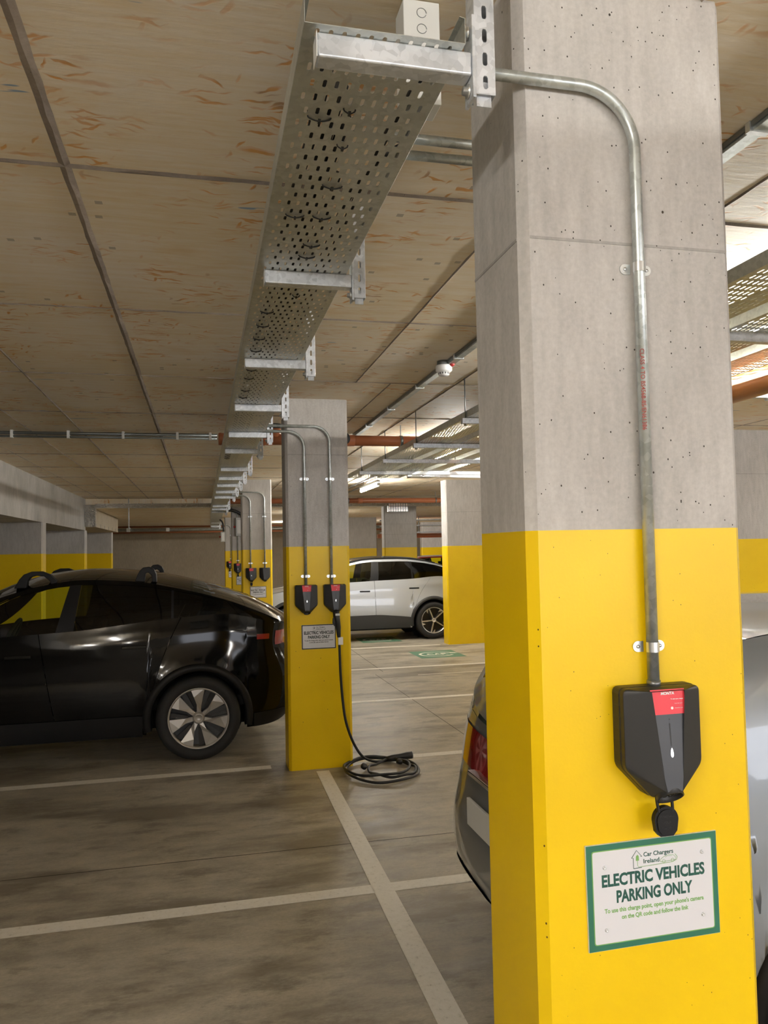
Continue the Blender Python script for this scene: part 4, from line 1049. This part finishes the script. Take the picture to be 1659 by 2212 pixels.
    q = MB(); q.box(cowl+.1, ur-.25, -car.W0*.84, car.W0*.84, .42, .5); q.box(cowl-.05, cowl+.38, -car.W0*.8, car.W0*.8, .5, car.zb(cowl)-.06); q.build('cabin_floor', M['inner'], t, weld=False)
    for (su, sy) in p['seats']:
        q = MB(); q.prism(rounded([(su-.10, .55), (su+.06, .52), (su+.26, 1.10), (su+.16, 1.14)], [.04]*4), sy-.23, sy+.23)
        q.prism(rounded([(su+.17, 1.15), (su+.24, 1.13), (su+.29, 1.29), (su+.22, 1.31)], [.03]*4), sy-.11, sy+.11)
        q.prism(rounded([(su-.55, .50), (su, .48), (su, .62), (su-.52, .66)], [.05]*4), sy-.25, sy+.25); bev(q.build('seat', M['seat'], t, weld=False), .02, 3)
    sw = p.get('wheel_u')
    if sw is not None:
        q = MB(); mt = Matrix.Translation((sw, .36, .98)) @ Matrix.Rotation(math.radians(-65), 4, 'Y')
        q.tube([mt @ Vector((.18*math.cos(a_), .18*math.sin(a_), 0)) for a_ in [k2*PI/14 for k2 in range(29)]], .015, 8); q.tube([mt @ Vector((-.17, 0, 0)), mt @ Vector((.17, 0, 0))], .02, 6); q.build('steering_wheel', M['inner'], t)
    # lamps
    for sg in (-1, 1):
        for (ua, uc, za, zc) in p['tails']:
            q = MB(); side_patch(q, ua, uc, sg, 4, .006, lambda u, za=za: za+.0*u, lambda u, zc=zc: zc); q.build('tail_lamp', M['lamp_red'], t)
        q = MB(); side_patch(q, uf+.02, uf+.35, sg, 3, .006, lambda u: .66, lambda u: .76); q.build('headlamp', M['offwhite'], t)
    # wheels
    def wheel(cx, sg, proto=None):
        if proto:
            o = proto.copy(); C.objects.link(o); o.parent = t
            for ch_ in proto.children:
                c_ = ch_.copy(); C.objects.link(c_); c_.parent = o
        else:
            Rw = p['wr']; rr = p['rr']; wd = .115
            q = MB()                          # spokes + barrel; outer face towards -y
            q.lathe([(rr*.995, wd*.9), (rr*.95, wd*.2), (rr*.93, -wd*.15)], 48)
            q.lathe([(rr*.93, -wd*.2), (rr*.3, -wd*.05), (.0001, -wd*.05)], 40, mi=1)
            q.lathe([(rr*.95, -wd*.80), (rr*.985, -wd*.93), (rr*1.01, -wd*.93), (rr*1.015, -wd*.80), (rr*1.0, -wd*.2), (rr*.93, -wd*.15), (rr*.95, -wd*.8)], 56, mi=(0 if wheel_style != 'blade' else 2))
            if wheel_style == 'paddle':
                for k in range(7):
                    a_ = PI/2+2*PI*k/7+.03; mt = Matrix.Rotation(-a_, 4, 'Y')
                    # ribs fold from the rim towards the hub
                    A = [(rr*.965, -rr*.235), (rr*.965, rr*.225), (rr*.70, rr*.13), (rr*.45, rr*.045), (rr*.20, rr*.055), (rr*.16, -rr*.08), (rr*.40, -rr*.10)]
                    ya = [-wd*.78, -wd*.80, -wd*.84, -wd*.80, -wd*.68, -wd*.66, -wd*.62]
                    vs = [(x, y_, z) for (x, z), y_ in zip(A, ya)]+[(x, -wd*.35, z) for (x, z) in A]; n_ = 7
                    q.add(vs, [(0, 1, 2), (0, 2, 6), (2, 3, 6), (3, 4, 5, 6)], 0, False, mt)
                    q.add(vs, [(i, (i+1) % n_, (i+1) % n_+n_, i+n_) for i in range(n_)], 0, False, mt)
                    # dark slat across the opening
                    mt2 = Matrix.Rotation(-(a_+PI/7), 4, 'Y'); q.box(rr*.35, rr*.93, -wd*.55, -wd*.35, -rr*.015, rr*.14, 1, mat=mt2)
            else:
                for k in range(5):
                    a_ = PI/2+.35+2*PI*k/5; mt = Matrix.Rotation(-a_, 4, 'Y')
                    q.prism([(rr*.12, -.009), (rr*.12, .012), (rr*.965, .020), (rr*.965, -.002)], -wd*.80, -wd*.5, 'y', 2, mat=mt)
                    q.prism([(rr*.12, .03), (rr*.965, .012), (rr*.965, rr*.28), (rr*.5, rr*.14)], -wd*.62, -wd*.5, 'y', 1, mat=mt)
                    q.prism([(rr*.66, rr*.27), (rr*.955, rr*.12), (rr*.945, rr*.33)], -wd*.82, -wd*.5, 'y', 2, mat=mt)
            q.lathe([(rr*.20, -wd*.4), (rr*.20, -wd*.74), (rr*.16, -wd*.80)], 30, mi=0 if wheel_style == 'paddle' else 1)
            o = q.build('wheel', [M['rim'], M['rimdark'], M['rimcut']], t, weld=False)
            q = MB(); q.lathe([(rr*.16, -wd*.80), (rr*.145, -wd*.86), (rr*.12, -wd*.86), (rr*.11, -wd*.82), (.0001, -wd*.82)], 28); q.build('centre_cap', M['rim'], o)
            q = MB(); q.lathe([(rr*1.0, -wd*.86), (rr*1.06, -wd*1.0), (Rw*.86, -wd*1.06), (Rw*.955, -wd*.96), (Rw*.985, -wd*.80), (Rw, -wd*.6), (Rw*1.003, 0), (Rw, wd*.6), (Rw*.985, wd*.8), (Rw*.86, wd*1.06), (rr*1.0, wd*.86)], 64)
            for k in range(3): q.lathe([(Rw*1.0045, -wd*.5+k*wd*.4), (Rw*1.0045, -wd*.4+k*wd*.4)], 48)
            q.build('tyre', M['tyre'], o, weld=False)
        o.location = (cx, sg*(p['track']), p['wr']); o.rotation_euler = (0, 0, 0 if sg < 0 else PI)
        return o
    w0 = wheel(0, -1)
    for cx, sg in ((-car.wb, -1), (0, 1), (-car.wb, 1)): wheel(cx, sg, w0)
    return t, car
PLAN = [(-3.9, .90), (-3.2, .965), (-2.2, 1.0), (-.6, 1.0), (.2, .975), (.6, .93), (1.0, .88)]
y_spec = dict(half=.955, ends=(-3.85, .86), wheelbase=2.89, wr=.352, rr=.252, arch=.405, sill=.235, track=.845, paint='paint_black', crease=.004, dark_handle=False, glass_roof=True, lean=.43,
    belt=[(-3.85, .68), (-3.6, .78), (-3.1, .90), (-2.4, 1.00), (-1.55, 1.095), (-1.0, 1.12), (-.22, 1.195), (.22, 1.215), (.55, 1.15), (.86, 1.05)],
    edge=[(-3.85, .69), (-3.1, .91), (-2.42, 1.01), (-1.9, 1.29), (-1.55, 1.42), (-1.30, 1.49), (-.95, 1.535), (-.55, 1.515), (-.22, 1.455), (.22, 1.34), (.55, 1.21), (.86, 1.06)],
    top=[(-3.85, .70), (-3.6, .84), (-3.2, .94), (-2.6, 1.02), (-2.38, 1.06), (-1.9, 1.36), (-1.52, 1.53), (-1.19, 1.602), (-.95, 1.618), (-.5, 1.590), (-.08, 1.505), (.35, 1.375), (.61, 1.265), (.86, 1.12)],
    tops=(-2.40, -1.60, .05, .62), plan=PLAN, rear_shift=[(.2, -.10), (.45, .06), (.65, .08), (.85, 0), (.95, -.04), (1.06, -.02), (1.12, .0)],
    doors=(-2.20, -1.19, -.27), slant=(-.02, -.16, .26), windows=[(-1.98, -1.14, .42, .10, 'clear'), (-1.00, -.22, .05, .0, 'dark'), (-.20, .36, .0, -.12, 'dark')],
    handles=((-1.42, .93), (-.52, .97)), clad=[(-3, .40), (-1.5, .40), (0, .40)], seats=((-1.15, -.38), (-1.15, .38), (-.25, -.38), (-.25, .38)), wheel_u=-1.75,
    tails=((.50, .62, .985, 1.03), (.68, .8595, .93, 1.05)))
carA, cA = build_car(y_spec, 'black electric car with roof rack feet parked on the left', (-.04, 7.765, 0))
# roof rack towers
def rack_foot(u, sg, wd, lean, label=None):
    q = MB(); zt_ = cA.zt(u)
    zb_ = cA.ze(u)-.02; yb = cA.we(u)
    prof = [(-.09, 0), (-.055, .10), (-.02, .125), (.02, .13), (.06, .115), (.10, .08), (.12, .02), (.085, .02), (.075, .06), (.04, .092), (0, .10), (-.03, .085), (-.045, .03), (-.05, 0)]
    return q
for (u, nm, k) in ((-1.32, 'front', 1.0), (-.44, 'rear', .62)):
    q = MB(); z0 = cA.top(u, .9)[2]-.02; y_ = -cA.we(u)*.92
    o_ = [(-.175, -.01), (-.135, .065), (-.10, .105), (-.04, .128), (.04, .128), (.11, .098), (.155, .05), (.165, .0), (.12, .0), (.105, .045), (.06, .085), (.0, .094), (-.045, .082), (-.07, .05), (-.078, -.01)] if k == 1 else [(-.095, -.01), (-.07, .06), (-.05, .10), (-.02, .13), (.03, .135), (.07, .115), (.09, .07), (.095, .0), (.055, .0), (.05, .06), (.025, .085), (.0, .08), (-.005, .04), (-.008, -.01)]
    q.prism([(u+a_, z0+b_) for a_, b_ in o_], y_-.035, y_+.05)
    q.box(u-.02, u+.02, y_+.05, -y_-.05, z0+.095, z0+.115) if False else None
    for sg in (1,):
        bev(q.build('roof_rack_foot', M['trim'], carA), .006, 2)
    q = MB(); q.prism([(u+a_, z0+b_) for a_, b_ in o_], -y_-.05, -y_+.035); bev(q.build('roof_rack_foot', M['trim'], carA), .006, 2)
id_spec = dict(half=.925, ends=(-3.72, .82), wheelbase=2.77, wr=.355, rr=.25, arch=.415, sill=.235, track=.815, paint='paint_silver', trimmat='idclad', glass_roof=True, lean=.40,
    belt=[(-3.72, .72), (-3.4, .88), (-2.9, .99), (-2.45, 1.06), (-1.67, 1.125), (-1.17, 1.145), (-.42, 1.165), (.1, 1.20), (.4, 1.17), (.82, 1.05)],
    edge=[(-3.72, .73), (-2.9, 1.0), (-2.45, 1.07), (-2.0, 1.32), (-1.68, 1.465), (-1.14, 1.545), (-.6, 1.545), (-.1, 1.485), (.22, 1.40), (.55, 1.27), (.82, 1.08)],
    top=[(-3.72, .74), (-3.4, .95), (-2.9, 1.05), (-2.45, 1.12), (-1.9, 1.40), (-1.4, 1.575), (-.9, 1.61), (-.3, 1.58), (.2, 1.47), (.5, 1.36), (.82, 1.12)],
    tops=(-2.46, -1.65, .28, .66), plan=PLAN, rear_shift=[(.2, -.08), (.45, .06), (.65, .07), (.85, 0), (1.0, -.05), (1.1, .0)],
    doors=(-2.22, -1.15, -.22), slant=(-.02, -.02, .42), windows=[(-2.1, -1.24, .5, .06, 'clear'), (-1.08, -.42, .04, 0, 'dark'), (-.39, .36, .0, -.10, 'dark')],
    handles=((-1.35, .95), (-.38, .985)), clad=[(-3, .47), (-1.15, .50), (-.8, .475), (-.3, .42)], seats=((-1.25, -.38), (-1.25, .38), (-.3, -.38), (-.3, .38)), wheel_u=-1.85,
    tails=((.60, .8195, .88, 1.0),))
carB, cB = build_car(id_spec, 'silver electric hatchback with dark windows parked beyond the second pillar', (4.355, 15.39, 0), 0, 'blade')
q = MB(); q.prism([(.02, 1.50), (.20, 1.455), (.21, 1.475), (.19, 1.545)], -.012, .012); bev(q.build('antenna_fin', M['paint_black'], carB), .004)
for sg in (-1, 1):
    q = MB(); q.tube([(u, sg*(cB.we(u)*.95), cB.ze(u)+.022) for u in [-1.9+i*.1 for i in range(21)]], .012, 8); q.build('roof_rail', M['trim'], carB)
g_spec = dict(half=.895, ends=(-3.45, .86), wheelbase=2.62, wr=.335, rr=.225, arch=.385, sill=.22, track=.795, paint='paint_grey', crease=.002, glass_roof=False, lean=.36,
    belt=[(-3.45, .70), (-3.2, .82), (-2.8, .92), (-2.3, 1.0), (-1.5, 1.05), (-.6, 1.09), (.2, 1.13), (.55, 1.08), (.86, 1.0)],
    edge=[(-3.45, .71), (-2.8, .93), (-2.3, 1.01), (-1.7, 1.34), (-1.2, 1.44), (-.6, 1.47), (.1, 1.46), (.38, 1.42), (.55, 1.29), (.70, 1.13), (.86, 1.01)],
    top=[(-3.45, .72), (-2.8, .97), (-2.3, 1.05), (-1.7, 1.38), (-1.2, 1.49), (-.6, 1.52), (.1, 1.505), (.42, 1.46), (.60, 1.32), (.74, 1.17), (.86, 1.04)],
    tops=(-2.3, -1.6, .44, .72), plan=PLAN, rear_shift=[(.2, -.14), (.33, -.01), (.42, .05), (.52, .05), (.66, .02), (.8, -.005), (.95, -.03), (1.05, -.06)],
    doors=(-2.0, -1.05, -.12), slant=(-.02, -.02, .3), windows=[(-1.9, -1.1, .4, .02, 'clear'), (-1.03, -.25, .02, .05, 'clear'), (-.20, .27, .04, -.06, 'dark')],
    handles=((-1.25, .88), (-.32, .9)), clad=[(-3, .32), (0, .32)], seats=((-1.1, -.38), (-1.1, .38)),
    tails=((.66, .8595, .80, .96),))
carC, cC = build_car(g_spec, 'grey car parked right behind the near pillar, its rear showing', (1.965, 2.87, 0), PI, 'blade')
for sg in (1,):
    q = MB(); q.box(.885, .90, -.26, .26, .60, .71); bev(q.build('number_plate', M['offwhite'], carC), .003)
    q = MB(); q.box(.845, .88, -.30, .30, .79, .81); bev(q.build('chrome_strip', M['chrome'], carC), .004)
r_spec = dict(g_spec); r_spec['paint'] = 'paint_red'
build_car(r_spec, 'red car far away, mostly hidden by the wide pillar', (7.0, 24.9, 0), PI, 'blade')
